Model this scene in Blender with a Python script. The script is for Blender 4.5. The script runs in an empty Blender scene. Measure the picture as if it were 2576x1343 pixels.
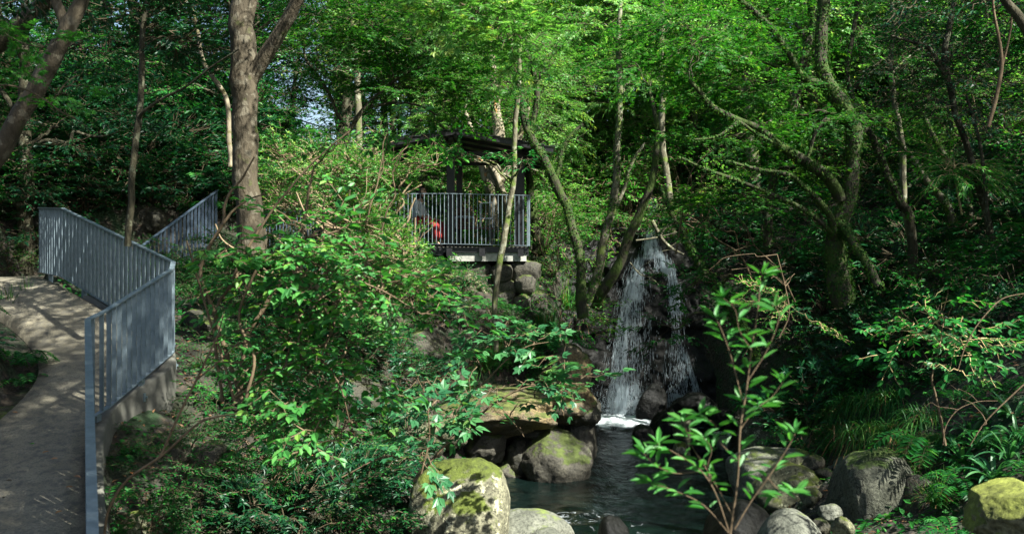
import bpy, bmesh, math, random
import numpy as np
from mathutils import Vector, Matrix, Euler
PI = math.pi
# ------------------------------------------------------------------ camera, world, sun, exposure
SC = bpy.context.scene
COL = SC.collection
F = 2500.0                                   # focal length in pixels of a 2576 px wide picture
cam_d = bpy.data.cameras.new('camera'); cam = bpy.data.objects.new('camera', cam_d); COL.objects.link(cam)
cam_d.sensor_width = 36.0; cam_d.lens = 36.0 * F / 2576.0
cam.location = (0, 0, 0); cam.rotation_euler = (PI / 2, 0, 0)
cam_d.clip_start = 0.1; cam_d.clip_end = 500
cam_d.dof.use_dof = True; cam_d.dof.focus_distance = 19.0; cam_d.dof.aperture_fstop = 3.4
SC.camera = cam
SUN = Vector((0.54, -0.42, 0.73)).normalized()
elev = math.asin(SUN.z); azim = math.atan2(SUN.x, SUN.y)
W = bpy.data.worlds.new('World'); SC.world = W; W.use_nodes = True
nt = W.node_tree; nt.nodes.clear()
sky = nt.nodes.new('ShaderNodeTexSky'); sky.sky_type = 'NISHITA'; sky.sun_disc = False
sky.sun_elevation = elev; sky.sun_rotation = azim
sky.air_density = 1.0; sky.dust_density = 2.0
bg = nt.nodes.new('ShaderNodeBackground'); bg.inputs['Strength'].default_value = 0.058
ow = nt.nodes.new('ShaderNodeOutputWorld')
nt.links.new(sky.outputs[0], bg.inputs[0]); nt.links.new(bg.outputs[0], ow.inputs[0])
sd = bpy.data.lights.new('sun', 'SUN'); sd.energy = 5.0; sd.angle = math.radians(0.6); sd.color = (1.0, 0.985, 0.91)
so = bpy.data.objects.new('sun', sd); COL.objects.link(so); so.rotation_euler = SUN.to_track_quat('Z', 'Y').to_euler()
SC.view_settings.view_transform = 'Standard'; SC.view_settings.look = 'None'
SC.view_settings.exposure = 1.95; SC.view_settings.gamma = 1.0
SC.render.engine = 'CYCLES'
cy = SC.cycles
cy.max_bounces = 6; cy.diffuse_bounces = 3; cy.glossy_bounces = 2; cy.transmission_bounces = 3; cy.transparent_max_bounces = 4
cy.caustics_reflective = False; cy.caustics_refractive = False
cy.use_denoising = True
cy.sample_clamp_indirect = 4.0

# ------------------------------------------------------------------ helpers
def at(px, py, D):
    return np.array(((px - 1288) / F * D, D, (671.5 - py) / F * D))

def norm(a):
    return a / np.maximum(np.linalg.norm(a, axis=-1, keepdims=True), 1e-9)

def _h(ix, iy, iz, s):
    n = (ix.astype(np.int64) * 374761393 + iy.astype(np.int64) * 668265263 + iz.astype(np.int64) * 2147483647 + s * 1013904223) & 0xFFFFFFFF
    n = ((n ^ (n >> 13)) * 1274126177) & 0xFFFFFFFF
    n = (n ^ (n >> 16)) & 0xFFFFFFFF
    return n / 4294967295.0

def vnoise(P, s=0):
    i = np.floor(P).astype(np.int64); f = P - i; f = f * f * (3 - 2 * f)
    r = 0
    for dx in (0, 1):
        for dy in (0, 1):
            for dz in (0, 1):
                w = (f[..., 0] if dx else 1 - f[..., 0]) * (f[..., 1] if dy else 1 - f[..., 1]) * (f[..., 2] if dz else 1 - f[..., 2])
                r = r + w * _h(i[..., 0] + dx, i[..., 1] + dy, i[..., 2] + dz, s)
    return r * 2 - 1

def fbm(P, s=0, o=4):
    r = 0; a = 1.0; t = 0
    for k in range(o):
        r = r + a * vnoise(P * 2 ** k, s + k * 17); t += a; a *= .5
    return r / t

def mesh_np(name, V, Q, mats, midx=None, rnd=None, smooth=False):
    """one mesh from arrays: V (n,3), Q (m,4) quads or (m,3) tris"""
    me = bpy.data.meshes.new(name)
    k = Q.shape[1]
    me.vertices.add(len(V)); me.vertices.foreach_set('co', np.ascontiguousarray(V, dtype=np.float32).ravel())
    me.loops.add(Q.size); me.loops.foreach_set('vertex_index', np.ascontiguousarray(Q, dtype=np.int32).ravel())
    me.polygons.add(len(Q)); me.polygons.foreach_set('loop_start', np.arange(0, Q.size, k, dtype=np.int32))
    if midx is not None: me.polygons.foreach_set('material_index', np.ascontiguousarray(midx, dtype=np.int32))
    if smooth is not False:
        sm = np.ones(len(Q), dtype=bool) if smooth is True else smooth
        me.polygons.foreach_set('use_smooth', sm)
    for m in mats: me.materials.append(m)
    if rnd is not None:
        a = me.attributes.new('rnd', 'FLOAT', 'POINT'); a.data.foreach_set('value', np.ascontiguousarray(rnd, dtype=np.float32))
    me.update(calc_edges=True)
    return me

def tag(o, label=None, cat=None, group=None, kind=None):
    if label: o['label'] = label
    if cat: o['category'] = cat
    if group: o['group'] = group
    if kind: o['kind'] = kind
    return o

def link(name, me, parent=None, loc=None):
    o = bpy.data.objects.new(name, me); COL.objects.link(o)
    if parent is not None: o.parent = parent
    if loc is not None: o.location = loc
    return o

def empty(name, loc=(0, 0, 0)):
    o = bpy.data.objects.new(name, None); COL.objects.link(o); o.location = tuple(float(c) for c in loc)
    o.empty_display_size = .2
    return o

def copy_tree(o, parent=None):
    c = o.copy(); COL.objects.link(c)
    if parent is not None: c.parent = parent
    for ch in list(o.children): copy_tree(ch, c)
    return c

class Acc:
    """collects quads with material indices and a per-vertex random value"""
    def __init__(s): s.V = []; s.Q = []; s.M = []; s.R = []; s.n = 0; s.S = []
    def add(s, V, Q, m=0, r=0.5, smooth=False):
        V = np.asarray(V, float); Q = np.asarray(Q)
        s.V.append(V); s.Q.append(Q + s.n); s.M.append(np.full(len(Q), m) if np.isscalar(m) else m)
        s.R.append(np.full(len(V), r) if np.isscalar(r) else r); s.S.append(np.full(len(Q), smooth, dtype=bool)); s.n += len(V)
    def mesh(s, name, mats, off=None):
        V = np.concatenate(s.V)
        if off is not None: V = V - np.asarray(off)
        return mesh_np(name, V, np.concatenate(s.Q), mats, np.concatenate(s.M), np.concatenate(s.R), np.concatenate(s.S))
    def box(s, a, b, m=0):
        a = np.asarray(a, float); b = np.asarray(b, float)
        V = [[(a, b)[i & 1][0], (a, b)[(i >> 1) & 1][1], (a, b)[(i >> 2) & 1][2]] for i in range(8)]
        s.add(V, [[0, 2, 3, 1], [4, 5, 7, 6], [0, 1, 5, 4], [2, 6, 7, 3], [0, 4, 6, 2], [1, 3, 7, 5]], m)
    def bar(s, p, q, wx, wz, up=(0, 0, 1), m=0):
        """box along p->q, wx across, wz in the up direction"""
        p = np.asarray(p, float); q = np.asarray(q, float); d = norm(q - p); u = np.asarray(up, float)
        x = norm(np.cross(d, u)); z = np.cross(x, d)
        V = [c + x * i * wx / 2 + z * j * wz / 2 for c in (p, q) for i, j in ((-1, -1), (1, -1), (1, 1), (-1, 1))]
        s.add(V, [[0, 1, 2, 3], [7, 6, 5, 4], [0, 4, 5, 1], [1, 5, 6, 2], [2, 6, 7, 3], [3, 7, 4, 0]], m)
    def tube(s, P, R, sides=8, rough=0, seed=0, m=0, r=0.5):
        V, Q = tube(P, R, sides, rough, seed); s.add(V, Q, m, r, smooth=True)

def smooth_path(P, R, step=4):
    P = np.asarray(P, float); R = np.asarray(R, float)
    if len(P) < 3: return P, R
    E = np.vstack([2 * P[0] - P[1], P, 2 * P[-1] - P[-2]]); ER = np.concatenate([[R[0]], R, [R[-1]]])
    out = []; ro = []
    for i in range(1, len(E) - 2):
        for k in range(step):
            t = k / step
            a, b, c, d = E[i - 1], E[i], E[i + 1], E[i + 2]
            out.append(.5 * (2 * b + (c - a) * t + (2 * a - 5 * b + 4 * c - d) * t * t + (3 * b - a - 3 * c + d) * t ** 3))
            ro.append(ER[i] * (1 - t) + ER[i + 1] * t)
    out.append(P[-1]); ro.append(R[-1])
    return np.array(out), np.array(ro)

def tube(P, R, sides=8, rough=0, seed=0):
    P = np.asarray(P, float); R = np.asarray(R, float); n = len(P)
    T = norm(np.gradient(P, axis=0))
    ref = np.array([0.31, 0.9, 0.1]) if abs(T[0][2]) > .5 else np.array([0, 0, 1.0])
    A = norm(np.cross(T, ref)); B = np.cross(T, A)
    th = np.arange(sides) / sides * 2 * PI
    V = P[:, None] + (A[:, None] * np.cos(th)[None, :, None] + B[:, None] * np.sin(th)[None, :, None]) * R[:, None, None]
    if rough:
        nn = fbm(V * 3.0, seed, 3)[..., None]
        C = P[:, None]
        V = C + (V - C) * (1 + rough * nn)
    V = V.reshape(-1, 3)
    i = np.arange(n - 1)[:, None] * sides; j = np.arange(sides)[None]; j2 = (j + 1) % sides
    Q = np.stack([i + j, i + j2, i + sides + j2, i + sides + j], -1).reshape(-1, 4)
    return V, Q

# ------------------------------------------------------------------ materials
def newmat(name):
    m = bpy.data.materials.new(name); m.use_nodes = True; nt = m.node_tree
    b = nt.nodes['Principled BSDF']
    return m, nt, b

def N(nt, t, **kw):
    n = nt.nodes.new(t)
    for k, v in kw.items():
        if k in n.inputs: n.inputs[k].default_value = v
        else: setattr(n, k, v)
    return n

def ramp(nt, stops, src=None):
    r = nt.nodes.new('ShaderNodeValToRGB'); e = r.color_ramp.elements
    while len(e) < len(stops): e.new(.5)
    for i, (p, c) in enumerate(stops):
        e[i].position = p; e[i].color = (*c, 1) if len(c) == 3 else c
    if src is not None: nt.links.new(src, r.inputs[0])
    return r

def mix(nt, fac, a, b):
    m = nt.nodes.new('ShaderNodeMix'); m.data_type = 'RGBA'
    for s, v in ((m.inputs[0], fac), (m.inputs[6], a), (m.inputs[7], b)):
        if hasattr(v, 'links') or hasattr(v, 'is_output'): nt.links.new(v, s)
        else: s.default_value = v if s.type == 'VALUE' else (*v, 1)
    return m.outputs[2]

def leaf_mat(name, dark, mid, light, trans=0.4, rough=0.42, tint=(1.5, 1.35, 0.6), spec=0.5):
    m, nt, b = newmat(name)
    a = N(nt, 'ShaderNodeAttribute', attribute_name='rnd')
    r = ramp(nt, [(0.0, dark), (0.5, mid), (0.93, light), (1.0, (light[0] * 1.7, light[1] * 1.12, light[2] * .8))], a.outputs['Fac'])
    oi = N(nt, 'ShaderNodeObjectInfo')
    hv = N(nt, 'ShaderNodeHueSaturation'); nt.links.new(r.outputs[0], hv.inputs['Color'])
    mr = N(nt, 'ShaderNodeMapRange'); mr.inputs[3].default_value = .8; mr.inputs[4].default_value = 1.25
    nt.links.new(oi.outputs['Random'], mr.inputs[0]); nt.links.new(mr.outputs[0], hv.inputs['Value'])
    nt.links.new(hv.outputs[0], b.inputs['Base Color'])
    b.inputs['Roughness'].default_value = rough; b.inputs['Specular IOR Level'].default_value = spec
    tr = N(nt, 'ShaderNodeBsdfTranslucent')
    mm = N(nt, 'ShaderNodeMix', data_type='RGBA', blend_type='MULTIPLY'); mm.inputs[0].default_value = 1; mm.clamp_result = False
    nt.links.new(hv.outputs[0], mm.inputs[6]); mm.inputs[7].default_value = (*tint, 1); nt.links.new(mm.outputs[2], tr.inputs[0])
    ms = N(nt, 'ShaderNodeMixShader'); ms.inputs[0].default_value = trans
    nt.links.new(b.outputs[0], ms.inputs[1]); nt.links.new(tr.outputs[0], ms.inputs[2])
    nt.links.new(ms.outputs[0], nt.nodes['Material Output'].inputs[0])
    return m

def bark_mat(name, c1, c2, c3=None, scale=6, bump=.5, patch=0.0, patchcol=(.3, .1, .04), moss=0.0, mosscol=(.06, .09, .015)):
    m, nt, b = newmat(name)
    tc = N(nt, 'ShaderNodeTexCoord'); mp = N(nt, 'ShaderNodeMapping'); mp.inputs['Scale'].default_value = (1, 1, .35)
    nt.links.new(tc.outputs['Object'], mp.inputs[0])
    n1 = N(nt, 'ShaderNodeTexNoise', Scale=scale, Detail=8, Roughness=.65); nt.links.new(mp.outputs[0], n1.inputs['Vector'])
    n2 = N(nt, 'ShaderNodeTexNoise', Scale=scale * 5, Detail=5); nt.links.new(mp.outputs[0], n2.inputs['Vector'])
    r = ramp(nt, [(.33, c1), (.62, c2)], n1.outputs[0])
    col = r.outputs[0]
    if c3:
        n3 = N(nt, 'ShaderNodeTexNoise', Scale=scale * 1.3, Detail=6); nt.links.new(tc.outputs['Object'], n3.inputs['Vector'])
        col = mix(nt, ramp(nt, [(.56, (0, 0, 0)), (.60, (1, 1, 1))], n3.outputs[0]).outputs[0], col, c3)
    if patch:
        n4 = N(nt, 'ShaderNodeTexNoise', Scale=4.0, Detail=4); nt.links.new(mp.outputs[0], n4.inputs['Vector'])
        col = mix(nt, ramp(nt, [(patch, (0, 0, 0)), (patch + .015, (1, 1, 1))], n4.outputs[0]).outputs[0], col, patchcol)
    if moss:
        n5 = N(nt, 'ShaderNodeTexNoise', Scale=5.0, Detail=6); nt.links.new(tc.outputs['Object'], n5.inputs['Vector'])
        col = mix(nt, ramp(nt, [(moss, (0, 0, 0)), (moss + .12, (1, 1, 1))], n5.outputs[0]).outputs[0], col, mosscol)
    nt.links.new(col, b.inputs['Base Color']); b.inputs['Roughness'].default_value = .85; b.inputs['Specular IOR Level'].default_value = .25
    bp = N(nt, 'ShaderNodeBump', Strength=bump, Distance=.03); nt.links.new(n2.outputs[0], bp.inputs['Height'])
    bp2 = N(nt, 'ShaderNodeBump', Strength=bump, Distance=.05); nt.links.new(n1.outputs[0], bp2.inputs['Height']); nt.links.new(bp.outputs[0], bp2.inputs['Normal'])
    nt.links.new(bp2.outputs[0], b.inputs['Normal'])
    return m

def rock_mat(name, c1, c2, moss=0.0, mosscol=(.07, .09, .012), rough=.8, lichen=.25, scale=3.0, crack=0.0, warm=None):
    m, nt, b = newmat(name)
    tc = N(nt, 'ShaderNodeTexCoord'); O = tc.outputs['Object']
    n1 = N(nt, 'ShaderNodeTexNoise', Scale=scale, Detail=10, Roughness=.6); nt.links.new(O, n1.inputs['Vector'])
    n2 = N(nt, 'ShaderNodeTexNoise', Scale=scale * 9, Detail=6, Roughness=.7); nt.links.new(O, n2.inputs['Vector'])
    col = ramp(nt, [(.32, c1), (.68, c2)], n1.outputs[0]).outputs[0]
    if warm:
        nw = N(nt, 'ShaderNodeTexNoise', Scale=1.3, Detail=4); nt.links.new(O, nw.inputs['Vector'])
        col = mix(nt, ramp(nt, [(.48, (0, 0, 0)), (.6, (1, 1, 1))], nw.outputs[0]).outputs[0], col, warm)
    col2 = mix(nt, ramp(nt, [(.35, (1, 1, 1)), (.55, (0, 0, 0))], n2.outputs[0]).outputs[0], col, tuple(c * .45 for c in c1))
    if lichen:
        v = N(nt, 'ShaderNodeTexNoise', Scale=scale * 2.3, Detail=5, Roughness=.75); nt.links.new(O, v.inputs['Vector'])
        col2 = mix(nt, ramp(nt, [(.75 - lichen * .45, (0, 0, 0)), (.77 - lichen * .45, (1, 1, 1))], v.outputs[0]).outputs[0], col2, tuple(min(.5, c * 1.5 + .03) for c in c2))
    vo = N(nt, 'ShaderNodeTexVoronoi', Scale=scale * .75, feature='DISTANCE_TO_EDGE')
    nd = N(nt, 'ShaderNodeTexNoise', Scale=scale * 1.5, Detail=5); nt.links.new(O, nd.inputs['Vector'])
    mv = N(nt, 'ShaderNodeMix', data_type='VECTOR'); mv.inputs[0].default_value = .38
    nt.links.new(O, mv.inputs[4]); nt.links.new(nd.outputs['Color'], mv.inputs[5]); nt.links.new(mv.outputs[1], vo.inputs['Vector'])
    cr = ramp(nt, [(0, (0, 0, 0)), (.03, (1, 1, 1))], vo.outputs['Distance'])
    if crack: col2 = mix(nt, cr.outputs[0], tuple(c * (1 - crack * .8) for c in c1), col2)
    if moss:
        ge = N(nt, 'ShaderNodeNewGeometry'); sx = N(nt, 'ShaderNodeSeparateXYZ'); nt.links.new(ge.outputs['Normal'], sx.inputs[0])
        nm = N(nt, 'ShaderNodeTexNoise', Scale=2.6, Detail=8, Roughness=.7); nt.links.new(O, nm.inputs['Vector'])
        ad = N(nt, 'ShaderNodeMath', operation='MULTIPLY_ADD'); nt.links.new(nm.outputs[0], ad.inputs[0]); ad.inputs[1].default_value = 1.6; nt.links.new(sx.outputs[2], ad.inputs[2])
        th = 2.15 - moss
        mk = ramp(nt, [(th / 2.6, (0, 0, 0)), (th / 2.6 + .06, (1, 1, 1))])
        dv = N(nt, 'ShaderNodeMath', operation='DIVIDE'); nt.links.new(ad.outputs[0], dv.inputs[0]); dv.inputs[1].default_value = 2.6; nt.links.new(dv.outputs[0], mk.inputs[0])
        n6 = N(nt, 'ShaderNodeTexNoise', Scale=5, Detail=8, Roughness=.75); nt.links.new(O, n6.inputs['Vector'])
        mc = ramp(nt, [(.38, tuple(c * .35 for c in mosscol)), (.62, tuple(c * 1.5 for c in mosscol))], n6.outputs[0])
        col2 = mix(nt, mk.outputs[0], col2, mc.outputs[0])
    nt.links.new(col2, b.inputs['Base Color']); b.inputs['Roughness'].default_value = rough; b.inputs['Specular IOR Level'].default_value = .35
    bp = N(nt, 'ShaderNodeBump', Strength=.7, Distance=.03); nt.links.new(n2.outputs[0], bp.inputs['Height'])
    bp2 = N(nt, 'ShaderNodeBump', Strength=.6, Distance=.12); nt.links.new(n1.outputs[0], bp2.inputs['Height']); nt.links.new(bp.outputs[0], bp2.inputs['Normal'])
    bp3 = N(nt, 'ShaderNodeBump', Strength=crack * .6, Distance=.05); nt.links.new(cr.outputs[0], bp3.inputs['Height']); nt.links.new(bp2.outputs[0], bp3.inputs['Normal'])
    nt.links.new(bp3.outputs[0], b.inputs['Normal'])
    return m

def plain(name, col, rough=.6, metal=0, noise=.15, scale=20, bump=.1, spec=.5):
    m, nt, b = newmat(name)
    tc = N(nt, 'ShaderNodeTexCoord'); n1 = N(nt, 'ShaderNodeTexNoise', Scale=scale, Detail=6, Roughness=.65); nt.links.new(tc.outputs['Object'], n1.inputs['Vector'])
    r = ramp(nt, [(.3, tuple(c * (1 - noise * 2) for c in col)), (.7, tuple(min(1, c * (1 + noise * 2)) for c in col))], n1.outputs[0])
    nt.links.new(r.outputs[0], b.inputs['Base Color']); b.inputs['Roughness'].default_value = rough; b.inputs['Metallic'].default_value = metal
    b.inputs['Specular IOR Level'].default_value = spec
    bp = N(nt, 'ShaderNodeBump', Strength=bump, Distance=.01); nt.links.new(n1.outputs[0], bp.inputs['Height']); nt.links.new(bp.outputs[0], b.inputs['Normal'])
    return m

M = {}
M['leaf_mid'] = leaf_mat('leaf_mid_green', (.008, .068, .016), (.016, .118, .022), (.038, .19, .030), .42, .45, (1.1, 1.3, .6), spec=.2)
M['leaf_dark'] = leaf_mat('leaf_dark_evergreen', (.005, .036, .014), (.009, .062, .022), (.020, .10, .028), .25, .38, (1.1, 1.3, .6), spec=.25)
M['leaf_bright'] = leaf_mat('leaf_bright_green', (.026, .13, .020), (.052, .22, .030), (.10, .30, .042), .5, .5, (1.1, 1.3, .6), spec=.3)
M['leaf_maple'] = leaf_mat('leaf_maple', (.015, .092, .015), (.032, .155, .022), (.072, .225, .034), .5, .5, (1.2, 1.35, .5), spec=.2)
M['leaf_fresh'] = leaf_mat('leaf_fresh_green', (.032, .16, .034), (.062, .25, .05), (.11, .33, .068), .40, .45, (1.1, 1.3, .6), spec=.3)
M['leaf_azalea'] = leaf_mat('leaf_azalea', (.032, .14, .024), (.065, .22, .038), (.14, .30, .06), .4, .45, (1.1, 1.3, .6), spec=.3)
M['leaf_blue'] = leaf_mat('leaf_bluish', (.024, .11, .045), (.045, .17, .06), (.08, .23, .075), .38, .4, (1.1, 1.3, .8), spec=.3)
M['leaf_grass'] = leaf_mat('leaf_grass', (.016, .095, .018), (.032, .15, .026), (.085, .20, .04), .35, .45, (1.1, 1.3, .6), spec=.3)
M['leaf_dry'] = leaf_mat('leaf_dry', (.10, .05, .02), (.17, .09, .04), (.26, .14, .06), .2, .7, (1.2, 1, .8))
M['leaf_sun_tint'] = leaf_mat('leaf_sun_tint_green', (.065, .21, .040), (.13, .33, .065), (.23, .43, .11), .5, .45, (1.2, 1.3, .65), spec=.4)  # pale yellow tint stands in for sunlight on the background leaves
M['leaf_ivy'] = leaf_mat('leaf_ivy', (.016, .055, .012), (.035, .10, .018), (.07, .15, .025), .3, .65, (1.1, 1.3, .6), spec=.12)
M['twig'] = bark_mat('twig_brown', (.06, .042, .022), (.14, .10, .058), scale=12, bump=.2)
M['twig_pale'] = bark_mat('twig_pale', (0.233, 0.17, 0.074), (0.407, 0.32, 0.155), scale=12, bump=.2)
M['twig_tan'] = bark_mat('twig_tan', (.13, .095, .055), (.27, .20, .12), scale=12, bump=.2)
M['twig_dark'] = bark_mat('twig_dark', (0.0291, 0.025, 0.0133), (0.0776, 0.06, 0.0333), scale=12, bump=.2)
M['bark_beech'] = bark_mat('bark_grey_brown', (.028, .023, .014), (.074, .060, .038), (.105, .092, .064), 7, .6, .68, (0.155, 0.06, 0.0222), .60, mosscol=(.06,.07,.02))
M['bark_moss'] = bark_mat('bark_mossy', (.018, .017, .010), (.05, .047, .027), None, 8, .8, 0, moss=.44, mosscol=(.035, .06, .010))
M['bark_dark'] = bark_mat('bark_dark', (0.0194, 0.018, 0.0104), (0.0534, 0.048, 0.0266), (0.0873, 0.09, 0.0555), 7, .7)
M['bark_pale'] = bark_mat('bark_pale', (.12, .10, .065), (.28, .245, .17), (0.126, 0.11, 0.0518), 5, .5, .64, (0.33, 0.17, 0.0666))
M['bark_lichen'] = bark_mat('bark_lichen', (.05, .045, .028), (.135, .125, .08), (.20, .20, .14), 7, .5, moss=.52, mosscol=(.10, .14, .03))
M['rock'] = rock_mat('rock_grey', (0.0534, 0.055, 0.0311), (0.155, 0.155, 0.0888), moss=.55, lichen=.3)
M['rock_moss'] = rock_mat('rock_mossy', (0.0727, 0.07, 0.0444), (0.242, 0.235, 0.148), moss=.98, mosscol=(.065, .085, .010), lichen=.42, scale=3.4)
M['rock_yellow'] = rock_mat('rock_yellow_moss', (0.136, 0.12, 0.0629), (0.291, 0.26, 0.141), moss=1.28, mosscol=(.15, .17, .03), lichen=.3)
M['rock_pale'] = rock_mat('rock_pale', (.085, .09, .068), (.19, .195, .15), moss=.45, mosscol=(.10, .13, .03), lichen=.12)
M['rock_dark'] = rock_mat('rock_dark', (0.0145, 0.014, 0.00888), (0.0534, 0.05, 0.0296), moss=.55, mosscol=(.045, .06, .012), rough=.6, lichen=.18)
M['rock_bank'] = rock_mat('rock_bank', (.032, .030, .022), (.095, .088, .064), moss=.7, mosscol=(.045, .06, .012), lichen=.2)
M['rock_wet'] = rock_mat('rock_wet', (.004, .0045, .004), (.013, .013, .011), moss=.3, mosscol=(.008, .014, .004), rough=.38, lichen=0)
M['rock_wet'].node_tree.nodes['Principled BSDF'].inputs['Specular IOR Level'].default_value = .14
M['rock_warm'] = rock_mat('rock_warm', (.045, .038, .024), (.14, .115, .07), moss=.6, mosscol=(.06, .075, .015), lichen=.2, warm=(.17, .125, .055))
M['rock_crack'] = rock_mat('rock_cracked', (.05, .055, .038), (.12, .122, .085), moss=.65, mosscol=(.05, .08, .015), lichen=.15, scale=3.6, crack=.85)
M['steel'] = plain('galvanised_steel', (.175, .225, .25), .45, .45, .10, 14, .05)
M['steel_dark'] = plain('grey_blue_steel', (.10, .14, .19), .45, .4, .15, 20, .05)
M['black'] = plain('black_painted_wood', (.009, .009, .010), .4, 0, .3, 9, .2)
M['roof'] = plain('dark_roof_sheet', (.03, .033, .036), .35, .2, .3, 6, .2)
M['concrete'] = plain('concrete', (.085, .084, .068), .9, 0, .25, 3.5, .35)
M['concrete_white'] = plain('pale_concrete', (.33, .33, .29), .85, 0, .25, 6, .3)
M['bench_red'] = plain('red_brown_slats', (.10, .025, .02), .4, 0, .2, 20, .1)
M['white_metal'] = plain('white_metal', (.55, .6, .7), .3, .3, .05, 20, 0)
M['skin'] = plain('skin', (.50, .29, .20), .55, 0, .04, 20, 0)
M['hair'] = plain('hair', (.020, .010, .008), .45, 0, .3, 60, .4)
M['shirt'] = plain('white_cloth', (.55, .57, .58), .8, 0, .06, 12, .2)
M['skirt'] = plain('red_cloth', (.30, .018, .014), .8, 0, .12, 12, .3)
M['white_paint'] = plain('white_board', (.7, .7, .7), .5, 0, .05, 12, 0)
M['red_paint'] = plain('red_paint', (.5, .03, .03), .5, 0, .05, 12, 0)
M['black_plastic'] = plain('black_plastic', (.01, .01, .01), .3, 0, .05, 12, 0)

# soil with leaf litter
def soil_mat():
    m, nt, b = newmat('forest_soil')
    tc = N(nt, 'ShaderNodeTexCoord'); O = tc.outputs['Object']
    n1 = N(nt, 'ShaderNodeTexNoise', Scale=1.3, Detail=8); nt.links.new(O, n1.inputs['Vector'])
    v = N(nt, 'ShaderNodeTexVoronoi', Scale=14); nt.links.new(O, v.inputs['Vector'])
    lit = ramp(nt, [(0, (.008, .007, .005)), (.45, (.022, .018, .011)), (.8, (.040, .029, .017)), (1, (.07, .047, .03))])
    nt.links.new(v.outputs['Color'], lit.inputs[0])
    g = ramp(nt, [(.4, (.018, .015, .009)), (.6, (.012, .034, .008))], n1.outputs[0])
    n2 = N(nt, 'ShaderNodeTexNoise', Scale=3.1, Detail=5); nt.links.new(O, n2.inputs['Vector'])
    col = mix(nt, ramp(nt, [(.42, (0, 0, 0)), (.56, (1, 1, 1))], n2.outputs[0]).outputs[0], lit.outputs[0], g.outputs[0])
    nt.links.new(col, b.inputs['Base Color']); b.inputs['Roughness'].default_value = .9
    bp = N(nt, 'ShaderNodeBump', Strength=.8, Distance=.06); nt.links.new(v.outputs['Distance'], bp.inputs['Height'])
    bp2 = N(nt, 'ShaderNodeBump', Strength=.6, Distance=.1); nt.links.new(n1.outputs[0], bp2.inputs['Height']); nt.links.new(bp.outputs[0], bp2.inputs['Normal'])
    nt.links.new(bp2.outputs[0], b.inputs['Normal'])
    return m
M['soil'] = soil_mat()

def path_mat():
    m, nt, b = newmat('worn_concrete_path')
    tc = N(nt, 'ShaderNodeTexCoord'); O = tc.outputs['Object']
    n1 = N(nt, 'ShaderNodeTexNoise', Scale=1.1, Detail=8, Roughness=.7); nt.links.new(O, n1.inputs['Vector'])
    n2 = N(nt, 'ShaderNodeTexNoise', Scale=60, Detail=4); nt.links.new(O, n2.inputs['Vector'])
    n3 = N(nt, 'ShaderNodeTexNoise', Scale=9, Detail=6, Roughness=.7); nt.links.new(O, n3.inputs['Vector'])
    c = ramp(nt, [(.3, (.11, .096, .062)), (.5, (.175, .155, .105)), (.72, (.235, .21, .148))], n1.outputs[0]).outputs[0]
    c = mix(nt, ramp(nt, [(.38, (1, 1, 1)), (.52, (0, 0, 0))], n3.outputs[0]).outputs[0], c, (.085, .08, .062))
    c = mix(nt, ramp(nt, [(.35, (1, 1, 1)), (.5, (0, 0, 0))], n2.outputs[0]).outputs[0], c, (.09, .083, .065))
    nt.links.new(c, b.inputs['Base Color']); b.inputs['Roughness'].default_value = .9
    bp = N(nt, 'ShaderNodeBump', Strength=.5, Distance=.01); nt.links.new(n2.outputs[0], bp.inputs['Height']); nt.links.new(bp.outputs[0], b.inputs['Normal'])
    return m
M['path'] = path_mat()

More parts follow.
